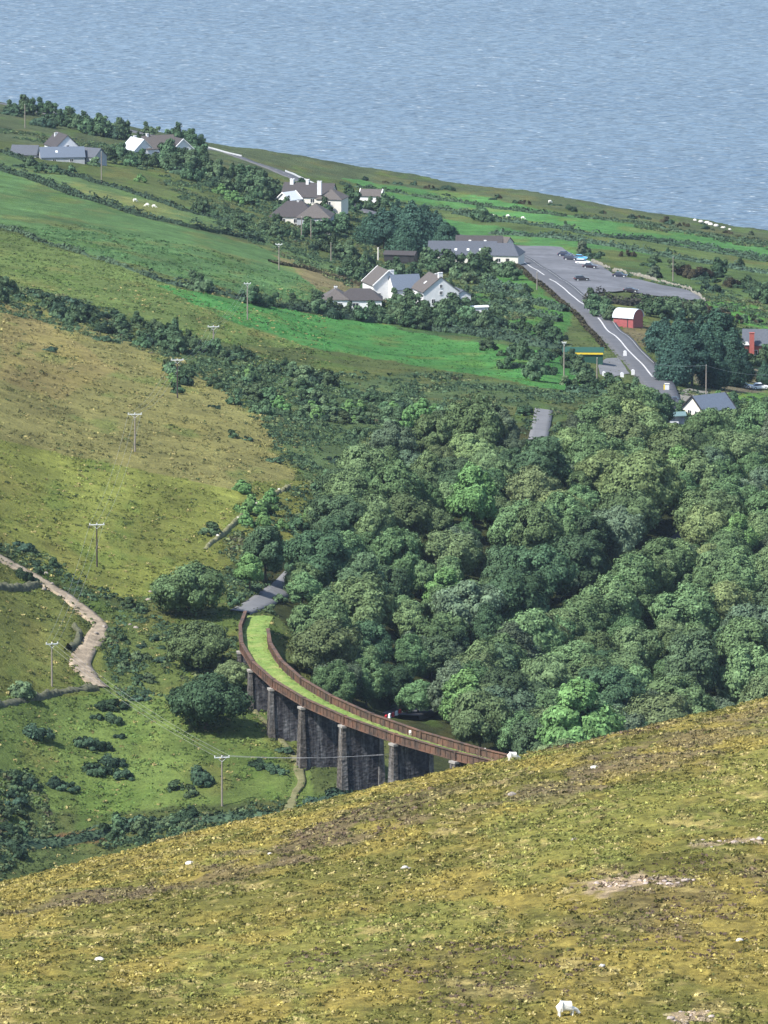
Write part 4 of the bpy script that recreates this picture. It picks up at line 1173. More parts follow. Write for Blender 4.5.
# ------------------------------------------------------------------ walls, banks, barriers, rocks
def bank(name, pts, w, h, mat, label, cat, seed=0, step=.45, rough=1.0, fallen=.6, top=.55):
    Q = smooth_path(poly_w(pts) if not isinstance(pts, np.ndarray) else pts, step, 4); n = len(Q); L = []
    g = np.random.default_rng(seed)
    sag = 1 - fallen * sstep(.0, .45, fbm(np.arange(n) * step / 5, np.full(n, 2.2), 3, seed + 9))
    for k, (off, up) in enumerate([(-1, -.4), (-.86, .45), (-top, .95), (0, 1.0), (top, .95), (.86, .45), (1, -.4)]):
        j = off * w/2 * (1 + rough * .5 * fbm(np.arange(n) * .5, np.full(n, k * 3.1), 3, seed) + rough * .5 * (g.random(n) - .5))
        S = Q[:, :2] + (sides(Q, 1.0) - Q[:, :2]) * np.asarray(j)[:, None]
        L.append(np.c_[S, ground(S[:, 0], S[:, 1]) + h * up * (sag if up > 0 else 1) * (1 + rough * .6 * fbm(np.arange(n) * .35, np.full(n, k * 1.7), 3, seed + 5) + rough * .6 * (g.random(n) - .5))])
    V = np.concatenate(L); i = np.arange(n - 1); q = np.concatenate([np.c_[j*n + i, j*n + i + 1, (j+1)*n + i + 1, (j+1)*n + i] for j in range(6)])
    return tag(link(name, np_mesh(name, V, q, False), M[mat]), label, cat)
bank('stone_wall', [(-30,712),(0,706),(30,699),(60,693),(80,690),(97,690)], 1.3, .9, 'wallstone', 'dark curved stone wall across the left field below the dirt track', 'wall', 1)
bank('stone_wall', [(-10,587),(8,590),(24,590),(36,586)], 1.3, 1.0, 'wallstone', 'short broken stone wall under the dirt track at the left edge', 'wall', 2)
bank('stone_wall', [(69,650),(78,643),(80,633),(74,628)], 1.1, .9, 'wallstone', 'short curved stone wall beside the bend of the dirt track', 'wall', 3)
bank('stone_wall', [(592,261),(607,268.5),(624,273),(645,278),(660,282),(690,290),(706,302)], .5, .75, 'dry_wall', 'pale low stone wall along the far side of the car park', 'wall', 4)
bank('stone_wall', [(205,550),(228,530),(246,514),(268,498),(290,486)], .9, .55, 'field_bank', 'overgrown field bank dotted with pale stones running up to the wood', 'wall', 6)
def roadside(Q, s0, s1, off):
    d = np.r_[0, np.cumsum(np.hypot(*np.diff(Q[:, :2], axis=0).T))]; s = np.linspace(s0, s1, 30)
    S = sides(Q, off); return np.c_[np.interp(s, d, S[:, 0]), np.interp(s, d, S[:, 1]), 0 * s]
ULEN = np.hypot(*np.diff(UQ[:, :2], axis=0).T).sum()
bank('parapet_wall', roadside(UQ, ULEN * .36, ULEN * .55, -4.3), .35, .5, 'grey_wall', 'long white wall along the seaward edge of the upper road', 'wall', 7, rough=.1, fallen=0)
bank('parapet_wall', roadside(UQ, ULEN * .02, ULEN * .10, -4.3), .35, .5, 'grey_wall', 'white wall seen through shore trees at the left edge', 'wall', 8, rough=.1, fallen=0)
bank('parapet_wall', roadside(UQ, ULEN * .19, ULEN * .25, -4.3), .35, .5, 'grey_wall', 'white wall glimpsed behind trees between the two far left houses', 'wall', 9, rough=.1, fallen=0)
# red and white road barrier blocks
bp = [on_plane(384 + 3.6 * i, 717.5 - 1.35 * i, 84.0) for i in range(8)]
for i in range(8):
    q = at(386 + 3.5 * i, 719 - 1.35 * i); e = at(386 + 3.5 * (i + 1), 719 - 1.35 * (i + 1)); an = math.atan2(e[1] - q[1], e[0] - q[0]); q[2] = gz(q[0], q[1])
    t = tag(empty('road_barrier', q, an), '%s plastic barrier block, %s from the left in the row by the viaduct' % (('red', 'white')[i % 2], ['first', 'second', 'third', 'fourth', 'fifth', 'sixth', 'seventh', 'eighth'][i]), 'barrier', 'road barriers by the viaduct'); t.scale = (.8, .8, .72)
    mt = M['barrier_red' if i % 2 == 0 else 'barrier_white']
    MB().prism([(-.72, 0), (.72, 0), (.66, .25), (.62, .95), (-.62, .95), (-.66, .25)], -.2, .2).build('block', mt, t)
    MB().box((0, 0, .05), (1.3, .62, .12)).build('foot', mt, t)
# gatepost sign
q = at(667, 392); t = tag(empty('gate_pillar', q), 'cream gate pillar with a yellow edge at the yard entrance', 'pillar')
MB().box((0, 0, .8), (1.0, .5, 2.2)).build('pillar', M['white_wall'], t); MB().box((-.66, 0, .7), (.3, .45, 2.0)).build('edging', M['yellow'], t); MB().box((0, 0, 1.99), (1.2, .7, .16)).build('cap', M['cream_wall'], t)
for i, (px, py) in enumerate([(566,364),(571,365),(577,365),(585,362)]):
    o = MB().box((0, 0, .55), (1.4, 1.0, 1.1)).build('silage_bag', M['white_paint'], None, True, bevel=.3); o.location = at(px, py)
    tag(o, '%s white sack in the row before the long green shed' % ['leftmost', 'second', 'third', 'rightmost'][i], 'sack', 'white sacks by the green shed')
for i, (px, py) in enumerate([(625,355),(633,374),(622,377),(604,376)]):
    o = MB().prism([(-.45, -.2), (.45, -.2), (.4, .9), (0, 1.15), (-.4, .9)], -.3, .3).build('marker_stone', M['white_wall'], None); o.location = at(px, py)
    tag(o, 'white marker stone %s' % ['by the road above the hard standing', 'between hard standing and road', 'below the hard standing', 'at the foot of the short post'][i], 'stone', 'white marker stones')
RV, RFc = ICO1
def rock(p, s, mat, label, seed, flat=.6, group='pale rocks on the heath', name='rock'):
    g = np.random.default_rng(seed); d = 1 + .22 * np.sin(RV @ g.normal(size=3) * 3 + 1) + .15 * g.normal(size=len(RV)) * .6
    V = RV * d[:, None] * np.array((1, .8, flat)) * s
    o = link(name, np_mesh(name, V, RFc), M[mat]); o.location = [float(p[0]), float(p[1]), float(p[2] + s * flat * .3)]; o.rotation_euler = (0, 0, g.random() * 6)
    return tag(o, label, 'rock', group)
HB = lambda p: np.array([p[0], p[1], p[2] + float(heath_bump(np.array([p[0]]), np.array([p[1]]))[0])])
for i, (px, py, s, m, lb) in enumerate([(190,863,.42,'rock_white','white rock on the heath ridge, furthest left'),(100,965,.40,'rock_white','white rock low on the left side of the heath'),(153,903,.42,'rock','grey rock on the left heath below the ridge rock'),
        (595,770,.34,'rock_white','white rock just under the ridge at right of the viaduct'),(512,795,.38,'rock','grey rock below the end of the viaduct'),(266+4,852,.22,'rock_white','small white rock near the middle of the ridge'),
        (740,946,.28,'rock_white','white stone low at the right edge of the heath'),(602,971,.22,'rock_white','small white stone above the sheep to the right'),
        (575,838,.3,'rock','small stone in the middle right heath'),(405,868,.3,'rock_white','small pale stone in the centre of the heath'),(410,868,.22,'rock','tiny grey stone beside the small pale central stone')]):
    rock(HB(fore_at(px, py)), s, m, lb, 700 + i, .5)
for i, (px, py, s, lb) in enumerate([(px_, 219.5 + (px_ - 690) * .26, s_, '%s pale boulder from the left in the row on the shore edge' % n_) for px_, s_, n_ in ((695,.8,'first'),(701,1.0,'second'),(707,1.2,'third'),(711,1.0,'fourth'),(716,.9,'fifth'),(723,.8,'sixth'),(730,.7,'seventh'))]):
    rock(at(px, py), s, 'rock_white', lb, 740 + i, .6, 'boulders on the shore edge')
for i, (px, py) in enumerate([(46,574),(52,584),(44,590),(60,596),(96,634),(104,627),(130,625),(136,628),(150,592),(148,600)]):
    rock(at(px, py), .35 + .35 * random.random(), 'rock', 'pale rock tumbled beside the dirt track', 760 + i, .6, 'rocks beside the dirt track')

g2 = np.random.default_rng(55); NUM = ['first', 'second', 'third', 'fourth', 'fifth', 'sixth', 'seventh', 'eighth', 'ninth', 'tenth', 'eleventh', 'twelfth', 'thirteenth', 'fourteenth', 'fifteenth', 'sixteenth', 'seventeenth', 'eighteenth']
for (xa, ya, xb, yb, n, nm) in ((590, 889, 700, 880, 18, 'bare stone scatter on the right heath'), (668, 1020, 716, 1012, 9, 'stone scatter at the bottom right edge'), (700, 846, 766, 838, 8, 'thin stone line near the right edge')):
    for i in range(n):
        t = (i + .5 * g2.random()) / n
        rock(HB(fore_at(xa + (xb - xa) * t, ya + (yb - ya) * t + 2.5 * g2.normal())), .13 + .26 * g2.random() ** 2, 'rock_pink', '%s pinkish stone from the left in the %s' % (NUM[i], nm), 800 + i + ya, .45, 'stones of the ' + nm)
for i, (px, py) in enumerate([(209,546),(218,538),(229,528),(238,520),(247,512),(257,505),(268,497),(279,491)]):
    q = at(px, py); q[2] += .3; rock(q, .30 + .15 * g2.random(), 'rock_white', '%s pale stone from the lower end of the overgrown field bank' % NUM[i], 990 + i, .7, 'stones on the field bank')
# ------------------------------------------------------------------ sheep
def sheep_mesh(graze, name='sheep'):
    me = bpy.data.meshes.new(name)
    hd = [(.62, 0, .38), (.78, 0, .16), (.92, 0, .08)] if graze else [(.60, 0, .82), (.72, 0, .92), (.90, 0, .86)]
    v = [(0, 0, .62), (-.45, 0, .64), (.40, 0, .62)] + hd + [(-.60, 0, .55)]
    e = [(0, 1), (0, 2), (2, 3), (3, 4), (4, 5), (1, 6)]; r = [.30, .28, .25, .13, .11, .065, .07]
    for sx, j in ((-.42, 1), (.36, 2)):
        for sy in (-.15, .15):
            n = len(v); v += [(sx, sy, .42), (sx + .02, sy, .22), (sx, sy, 0)]; e += [(j, n), (n, n + 1), (n + 1, n + 2)]; r += [.11, .05, .045]
    me.from_pydata(v, e, []); o = bpy.data.objects.new('tmp', me); COL.objects.link(o)
    sk = o.modifiers.new('s', 'SKIN'); sb = o.modifiers.new('d', 'SUBSURF'); sb.levels = 2
    for d, q in zip(me.skin_vertices[0].data, r): d.radius = (q, q)
    me.skin_vertices[0].data[0].use_root = True
    dg = bpy.context.evaluated_depsgraph_get(); m2 = bpy.data.meshes.new_from_object(o.evaluated_get(dg)); m2.name = name
    bpy.data.objects.remove(o); bpy.data.meshes.remove(me)
    for p in m2.polygons: p.use_smooth = True
    m2.materials.clear(); m2.materials.append(M['wool']); return m2
SG, SU = sheep_mesh(True), sheep_mesh(False)
def sheep(p, rz, me, label, group='white sheep', s=1.0):
    o = link('sheep', me, None); o.location = [float(v) for v in p]; o.rotation_euler = (0, 0, R(rz)); o.scale = (s, s, s); tag(o, label, 'sheep', group)
sheep(HB(fore_at(566, 1019)), 15, SG, 'white sheep grazing at the bottom edge of the heath', s=1.1)
sheep(HB(fore_at(513, 763)), 20, SG, 'white sheep on the ridge right at the end of the viaduct', s=.9)
for px, py, th, lb in ((411, 735, 0, 'white sheep facing along the viaduct deck, left of two others'), (453, 745, 0, 'white sheep grazing in the middle of the near viaduct deck'), (484, 753, 0, 'white sheep at the near end of the viaduct deck')):
    sheep(on_plane(px, py, 96.2), 70 if px == 411 else 10, SU if px == 411 else SG, lb, s=.9)
for i, (px, py, lb) in enumerate([(493,217.5,'left one of three white sheep in the far green field'),(508,217.5,'middle one of three white sheep in the far green field'),(523,219.5,'right one of three white sheep in the far green field'),
        (135,202,'left one of three sheep in the upper left pasture'),(147,206.5,'middle one of three sheep in the upper left pasture'),(154,208,'right one of three sheep in the upper left pasture'),(550,203,'white sheep alone in the field beyond the three others')]):
    sheep(at(px, py), random.choice([0, 180, 20]), SG, lb, 'white sheep', 1.1)
M['leaf_brown_dark'] = leaf_mat('dark_brown_hedge', (.036, .036, .030), .02, .2)
# ------------------------------------------------------------------ hedgerows
def hedge(pts, h, w, mat, label, seed, dens=16, gaps=.0):
    g = np.random.default_rng(seed); Q = smooth_path(poly_w(pts), 1.5, 3); n = len(Q)
    d = np.r_[0, np.cumsum(np.hypot(*np.diff(Q[:, :2], axis=0).T))]; L = d[-1]
    m = int(L * dens * (h / 2) ** .5); s = g.random(m) * L
    keep = fbm(s / 5, 0 * s + seed, 3, seed) > -1 + 2 * gaps - .0 if gaps else np.ones(m, bool)
    s = s[keep]; m = len(s)
    hh = h * (.75 + .55 * fbm(s / 4, 0 * s + 3, 3, seed)) * (1 + .35 * fbm(s / 1.3, 0 * s + 9, 2, seed))
    hh = np.maximum(hh, .5)
    a = g.random(m) * math.pi * 1.1 - .05 * math.pi
    rr = .75 + .3 * g.random(m); off = np.cos(a) * w/2 * rr; up = np.maximum(np.sin(a), 0) * hh * rr
    x = np.interp(s, d, Q[:, 0]); y = np.interp(s, d, Q[:, 1]); T = np.gradient(Q[:, :2], axis=0); T /= np.linalg.norm(T, axis=1)[:, None]
    tx = np.interp(s, d, T[:, 0]); ty = np.interp(s, d, T[:, 1])
    x = x + ty * off; y = y - tx * off; z = ground(x, y) + up
    N = np.c_[ty * np.cos(a), -tx * np.cos(a), np.sin(a) + .2] + g.normal(size=(m, 3)) * .5; N /= np.linalg.norm(N, axis=1)[:, None]
    V, q = quads_at(np.c_[x, y, z], N, .62 * (.6 + .8 * g.random(m)), .75, g)
    # woody core
    L2 = []; n2 = len(Q)
    ss = d; hc = .55 * np.maximum(h * (.75 + .55 * fbm(ss / 4, 0 * ss + 3, 3, seed)), .4)
    if gaps: hc = np.where(fbm(ss / 5, 0 * ss + seed, 3, seed) > -1 + 2 * gaps, hc, .05)
    for o_, u in ((-.4, -.3), (-.33, .7), (0, 1), (.33, .7), (.4, -.3)):
        S = sides(Q, o_ * w); L2.append(np.c_[S, ground(S[:, 0], S[:, 1]) + hc * u])
    V2 = np.concatenate(L2); i = np.arange(n2 - 1); q2 = np.concatenate([np.c_[j*n2 + i, j*n2 + i + 1, (j+1)*n2 + i + 1, (j+1)*n2 + i] for j in range(4)])
    return tag(link('hedge', np_mesh('hedge', np.r_[V, V2], np.r_[q, q2 + len(V)]), M[mat]), label, 'hedge')
HEDGES = [
 ([(-60,150),(0,170),(34,180),(85,199),(142,217),(190,228),(262,242)], 2.6, 3.0, 'hedge', 'thick dark hedge slanting down under the upper left pasture', .0),
 ([(-60,206),(0,228),(44,243),(101,260),(150,277)], 1.5, 2.4, 'hedge', 'thin broken hedge line lower down across the left fields', .30),
 ([(150,277),(175,286),(205,291),(240,300),(300,311)], 2.0, 2.8, 'hedge', 'hedge between the dull field and the bright green field', .2),
 ([(300,311),(340,318),(400,324),(470,334),(530,346),(572,352)], 3.0, 4.0, 'hedge', 'tall garden hedge along the top of the bright green field', 0),
 ([(0,152),(60,172),(100,184),(150,199),(180,210),(230,222)], 1.6, 2.4, 'hedge', 'hedge below the two far left houses', .15),
 ([(340,184),(400,193),(470,204),(560,216),(640,224),(768,246),(900,268)], 1.6, 3.0, 'hedge', 'dark scrubby hedge along the shore side of the far fields', .25),
 ([(395,205),(430,208),(470,213),(490,216)], 1.5, 2.4, 'hedge', 'short hedge behind the conifers in the far fields', .1),
 ([(455,214),(500,222),(560,229),(600,237),(680,243),(768,259),(900,280)], 1.9, 2.8, 'hedge', 'hedge dividing the far green fields', .2),
 ([(490,234),(540,237),(590,243),(640,252),(690,261),(768,274),(900,296)], 2.3, 3.4, 'hedge', 'overgrown hedge behind the car park', .08),
 ([(640,240),(700,250),(768,262)], 1.5, 2.4, 'hedge', 'short dark hedge in the far field at right', .15),
 ([(480,288),(510,297),(540,305),(566,312)], 2.2, 2.6, 'hedge', 'clipped hedge across the small fields left of the road', 0),
 ([(490,307),(530,315),(560,322)], 2.4, 2.6, 'hedge', 'lower clipped hedge across the small fields left of the road', 0),
 ([(512,262),(530,278),(548,290),(566,306),(585,326),(604,348)], .7, 1.6, 'hedge_brown', 'low brown verge hedge on the left side of the road', .2),
 ([(470,280),(500,286),(530,292)], 2.0, 2.4, 'hedge', 'hedge nearest the inn, above the small fields', 0),
 ([(588,300),(606,303),(640,306),(680,310),(708,313)], 4.2, 6.0, 'leaf_brown_dark', 'tall dark brown hedge between the car park and red barn', 0),
 ([(270,262),(310,270),(350,281),(392,296)], 1.2, 2.2, 'hedge_brown', 'brown bracken edge along the dry strip above the bungalow', .2),
 ([(-20,840),(30,846),(60,842),(110,832),(150,826),(200,822),(280,815)], 1.3, 3.5, 'hedge', 'dark stream side thicket behind the ridge at lower left', .1),
 ([(660,418),(690,424),(720,420),(768,428)], 2.0, 3.0, 'hedge', 'garden hedge behind the wood at right', 0),
]
for i, (pts, hh, w, mt, lb, gp) in enumerate(HEDGES): hedge(pts, hh, w, mt, lb, 900 + i, 17, gp)

# ------------------------------------------------------------------ trees
special = [
 ('oak', 206, 729, .95, 'broad dark spreading tree on its own in the near green field', None),
 ('oak_b', 197, 668, .85, 'large rounded tree left of the viaduct, above the lone spreading tree', None),
 ('oak_b', 190, 616, 1.0, 'rounded grey green tree beside the bend of the dirt track', None),
 ('wood3', 232, 690, .5, 'small tree tight against the left end of the viaduct', None),
 ('wood8', 576, 784, 1.5, 'bright green domed tree just above the heath ridge', None),
 ('wood8', 464, 737, 1.0, 'lime green tree beside the viaduct road', None),
 ('wood9', 502, 752, 1.15, 'greyish tree with purple tint right of the lime green tree', None),
 ('wood10', 641, 530, 1.5, 'huge sunlit yellow green tree in the middle of the wood', None),
 ('wood10', 604, 505, 1.05, 'yellow green tree left of the huge sunlit tree', None),
 ('wood7', 658, 764, 1.2, 'olive tree standing over the heath ridge', None),
 ('wood4', 618, 772, 1.1, 'grey green tree between the bright dome and the olive tree', None),
 ('wood2', 540, 508, 1.25, 'dark rounded tree in the upper part of the wood', None),
 ('wood10', 470, 480, .9, 'pale yellow green tree at the upper left of the wood', None),
 ('wood6', 318, 590, 1.1, 'dark tree behind the far end of the viaduct', None),
 ('wood8', 250, 592, .6, 'small bright bush like tree beside the side road', None),
 ('wood0', 418, 716, .62, 'small round tree over the red and white barrier', None),
 ('wood2', 265, 582, .9, 'dark tree shading the side road', None),
 ('wood0', 640, 430, .95, 'mid green tree left of the teal roofed shed, beside the road', None),
 ('wood5', 618, 426, .85, 'mid green tree below the hard standing at the top of the wood', None),
 ('wood2', 658, 434, .8, 'dark tree just left of the teal roofed shed', None),
 ('wood1', 303, 598, .62, 'broad tree hiding the upper end of the side road', None),
 ('leafy', 0, 0, 0, '', None)]
T_ITEMS = []
placed = []
def put_tree(key, px, py, s, label=None, sz=None, name='tree', grp=None, cat='tree', y0=1215.0):
    p = at(px, py, y0); placed.append((p[0], p[1], s)); e = tree(key, p, s, sz, None, name, label, cat, grp); return e
for key, px, py, s, lb, _ in special:
    if key in TREES: put_tree(key, px, py, s, lb, name='broadleaf_tree')
CON = [(664,366,.80,0),(682,370,1.0,1),(700,366,.85,2),(718,364,.95,1),(733,370,.75,0),(674,384,.75,2),(692,386,.85,0),(714,388,.70,1),(732,386,.6,2),(655,352,.5,1),(745,381,.42,1),(764,384,.40,0),
       (384,250,.85,0),(398,248,1.0,1),(412,252,1.05,2),(424,251,.95,0),(436,252,.85,1),(404,262,.8,2),(446,256,.7,0),(370,246,.7,2)]
con_items = []
for i, (px, py, s, k) in enumerate(CON):
    e = put_tree(('cypress' if i % 3 == 0 else 'conifer%d' % k), px, py, s * .95, name='conifer', grp='conifers by the hamlet', cat='conifer')
    con_items.append((e, 'tall dark', px, py - 30))
MARKS_H = [('red barn', 628, 315), ('red walled house', 755, 340), ('yard pole', 706, 380), ('large white house', 433, 285), ('slate roofed inn', 465, 247), ('big hipped house', 300, 212), ('two gabled house', 162, 147), ('leftmost slate house', 55, 150), ('low white bungalow', 350, 295), ('long green shed', 583, 356), ('teal roofed shed', 672, 412), ('black hillside pole', 177, 378), ('tall pale field pole', 247, 300), ('grey lay-by', 540, 424), ('near field pole', 222, 780), ('stone bank pole', 52, 664), ('dirt track bend', 95, 628), ('lone spreading tree', 206, 700), ('car park wall end', 700, 297), ('three far sheep', 508, 217)]
place_labels(con_items, MARKS_H, 'conifer')

FOREST = [(270,604),(282,580),(315,548),(345,505),(380,472),(430,455),(500,452),(520,462),(560,468),(640,452),(700,450),(830,446),(860,640),(840,770),(560,800),(500,770),(430,722),(330,720),(285,668)]
FW = np.array([at(*p) for p in FOREST])[:, :2]
x0, y0 = FW.min(0); x1, y1 = FW.max(0)
CAPS = [(671, 690, 546, 547), (662, 686, 426, 426), (688, 734, 412, 414), (526, 554, 440, 440), (244, 292, 614, 592), (428, 442, 699, 694), (384, 408, 708, 708)]
vis = []
g = np.random.default_rng(77)
n_t = 0
descr = {'wood0': 'mid green rounded', 'wood1': 'mid green broad', 'wood2': 'dark tall', 'wood3': 'olive green', 'wood4': 'grey green', 'wood5': 'mid green tall', 'wood6': 'dark rounded', 'wood7': 'olive broad', 'wood8': 'bright green', 'wood9': 'grey green broad', 'wood10': 'yellow green', 'wood11': 'brownish'}
keys = ['wood0', 'wood1', 'wood2', 'wood3', 'wood4', 'wood5', 'wood6', 'wood7', 'wood9', 'wood0', 'wood1', 'wood5', 'wood6', 'wood10', 'wood8', 'wood11']
pw = np.array([1.2, 1.2, 1.1, 1, .9, 1, 1.2, 1, .8, 1, 1, 1, 1, .55, .35, .25]); pw /= pw.sum()
RQn = RQ
rs = np.r_[0, np.cumsum(np.hypot(*np.diff(RQ[:, :2], axis=0).T))]
nearside = []
for sgn in (-1, 1):
    S5, S8 = sides(RQ, 5.6 * sgn), sides(RQ, 7.0 * sgn)
    for q in np.arange(rs[-1] * .5, rs[-1], 6.5):
        yc = np.interp(q, rs, RQ[:, 1]); pxr = project(np.interp(q, rs, RQ[:, 0]), yc, 75.0)[0]; gap = 556 < pxr < 648 and yc < 1590
        S6 = S8 if gap else S5; x = np.interp(q, rs, S6[:, 0]); y = np.interp(q, rs, S6[:, 1])
        if y < yc - .5 and not 672 < pxr < 690 and 440 < pxr < 790: nearside.append((x, y, .80 + .25 * g.random() if gap else .85 + .3 * g.random()))
for it_ in range(14000):
    x = x0 + (x1 - x0) * g.random(); y = y0 + (y1 - y0) * g.random()
    s = .60 + .62 * g.random() ** 1.2
    if it_ < len(nearside): x, y, s = nearside[it_]
    if not pip(np.array([x]), np.array([y]), FW)[0]: continue
    if any((x - a) ** 2 + (y - b) ** 2 < ((2.2 if it_ < len(nearside) else 4.25) * (s + q)) ** 2 for a, b, q in placed): continue
    if math.hypot(x - VC[0], y - VC[1]) > 195.5 and y < 1430 and x < 60: continue
    xx, yy = np.array([x]), np.array([y])
    if near_line(xx, yy, RQn, 3.6)[0] or near_line(xx, yy, SQ, 5)[0] or near_line(xx, yy, LQ, 4.5)[0]: continue
    z = gz(x, y); px, py = project(x, y, z); k = F / y
    if it_ >= len(nearside) and 556 < px < 640 and y < 1600 and near_line(xx, yy, RQn, 5.5)[0]: continue
    if px > 782 or px < 225: continue
    top = py - 10.6 * s * k
    for a, b, lim, base in CAPS:
        if a - 12 * s < px < b + 12 * s and py > base: 
            s = min(s, (py - lim) / (10.6 * k))
    # the wood is lower towards its upper left margin
    if px < 430 and py < 520: s *= .75
    if s < .28: continue
    key = keys[g.choice(len(keys), p=pw)]
    if py < 560 and 330 < px < 680 and g.random() < .2: key = ('wood3', 'wood7', 'wood10')[g.integers(3)]
    placed.append((x, y, s))
    e = tree(key, (x, y, z), s, s * (.9 + .3 * g.random()), None, 'broadleaf_tree', None, 'tree', 'trees of the wood beyond the viaduct')
    T_ITEMS.append((e, descr[key], px, py - 6 * s * k)); n_t += 1
    if n_t >= 312: break
print('wood trees', n_t)
MARKS_W = [('dark road bend', 680, 538), ('shaded gap', 600, 605), ('striped road barrier', 398, 714), ('grey lay-by', 540, 424), ('huge sunlit tree', 641, 490), ('bright domed tree', 576, 715), ('far viaduct end', 260, 612), ('lime green tree', 468, 690), ('teal roofed shed', 672, 412), ('dark rounded tree', 540, 480), ('olive ridge tree', 655, 715), ('field bank', 262, 500)]
place_labels(T_ITEMS, MARKS_W, 'tree')

# ------------------------------------------------------------------ shrubs
S_ITEMS = []
KN = {'g': ('gorse_bush', None, 'gorse bush', 'gorse bushes on the hillside'), 'b': ('shrub', None, 'shrub', 'green shrubs on the hillside'), 'r': ('shrub', None, 'shrub', 'green shrubs on the hillside'), 'd': ('small_tree', None, 'small tree', 'small dark trees of the hamlet'), 'o': ('bramble_thicket', None, 'bramble thicket', 'brown bramble thickets')}
sdesc = {'g': 'dark low', 'b': 'mid green', 'd': 'dark rounded', 'o': 'brown', 'r': 'bright green'}
SKEY = {'g': ['gorse0', 'gorse1', 'gorse2', 'gorse3'], 'b': ['bush0', 'bush1', 'bush2', 'bush3'], 'd': ['dark0', 'dark1'], 'o': ['brown0', 'brown1'], 'r': ['bright0']}
def shrub_at(px, py, s, kind, sz=None, label=None):
    p = at(px, py); p[2] -= .1
    o = bush(random.choice(SKEY[kind]), p, s, sz, KN[kind][0], label, *KN[kind][2:])
    if label is None: S_ITEMS.append((o, sdesc[kind], px, py - 4))
for px, py, s, k in [(85,747,1.3,'g'),(97,749,1.0,'g'),(78,745,.8,'g'),(112,708,1.2,'g'),(100,708,.8,'g'),(112,722,.9,'g'),(97,719,.7,'g'),(34,738,1.3,'g'),(22,783,1.0,'g'),(95,772,1.1,'g'),(110,766,1.1,'g'),(120,778,1.2,'g'),(66,789,1.0,'g'),(55,785,.8,'g'),(175,790,.8,'b'),(200,782,1.4,'g'),(190,795,.9,'b'),(120,738,.6,'g'),
      (268,770,1.1,'g'),(280,774,.9,'g'),(258,766,.7,'g'),(285,752,.7,'g'),(332,806,1.9,'g'),(345,812,1.5,'g'),(318,812,1.3,'g'),(20,696,1.5,'b'),(12,803,1.1,'g'),(4,815,1.0,'d'),(18,815,1.0,'b'),(138,660,1.0,'b'),(125,668,.8,'b'),(150,682,.8,'b'),(140,700,.8,'g'),(122,640,.7,'b'),
      (200,291,1.9,'d'),(206,290,1.5,'d'),(260,305,1.8,'d'),(250,304,1.4,'d'),(193,288,1.2,'g'),(160,345,1.6,'d'),(170,349,1.7,'d'),(150,340,1.4,'d'),(178,352,1.3,'d'),(103,341,.9,'g'),(50,351,.7,'g'),(45,296,.7,'g'),(20,298,.9,'g'),(213,408,.7,'g'),(246,440,.7,'g'),(232,437,.8,'b'),(275,462,.8,'g'),
      (222,195,1.6,'r'),(235,202,1.6,'r'),(250,205,1.5,'b'),(208,213,1.6,'d'),(140,182,1.2,'r'),(172,168,.9,'r'),(480,221,1.7,'d'),(486,222,1.4,'d'),(568,229,1.0,'d'),(666,255,.9,'d'),(738,268,1.2,'d'),(655,262,1.4,'b'),(700,278,1.8,'o'),(655,278,1.7,'o'),
      (45,112,1.9,'d'),(50,114,1.4,'d'),(100,126,1.4,'d'),(760,300,1.3,'b'),(730,335,1.2,'d'),(745,432,1.7,'r'),(733,425,1.2,'b'),(752,425,1.2,'r'),(728,404,1.3,'r'),(718,400,1.1,'r'),(722,426,1.6,'d'),
      (545,372,1.2,'g'),(585,385,1.2,'b'),(610,392,1.4,'d'),(630,395,1.5,'d'),(645,397,1.3,'b')]: shrub_at(px, py, s, k)
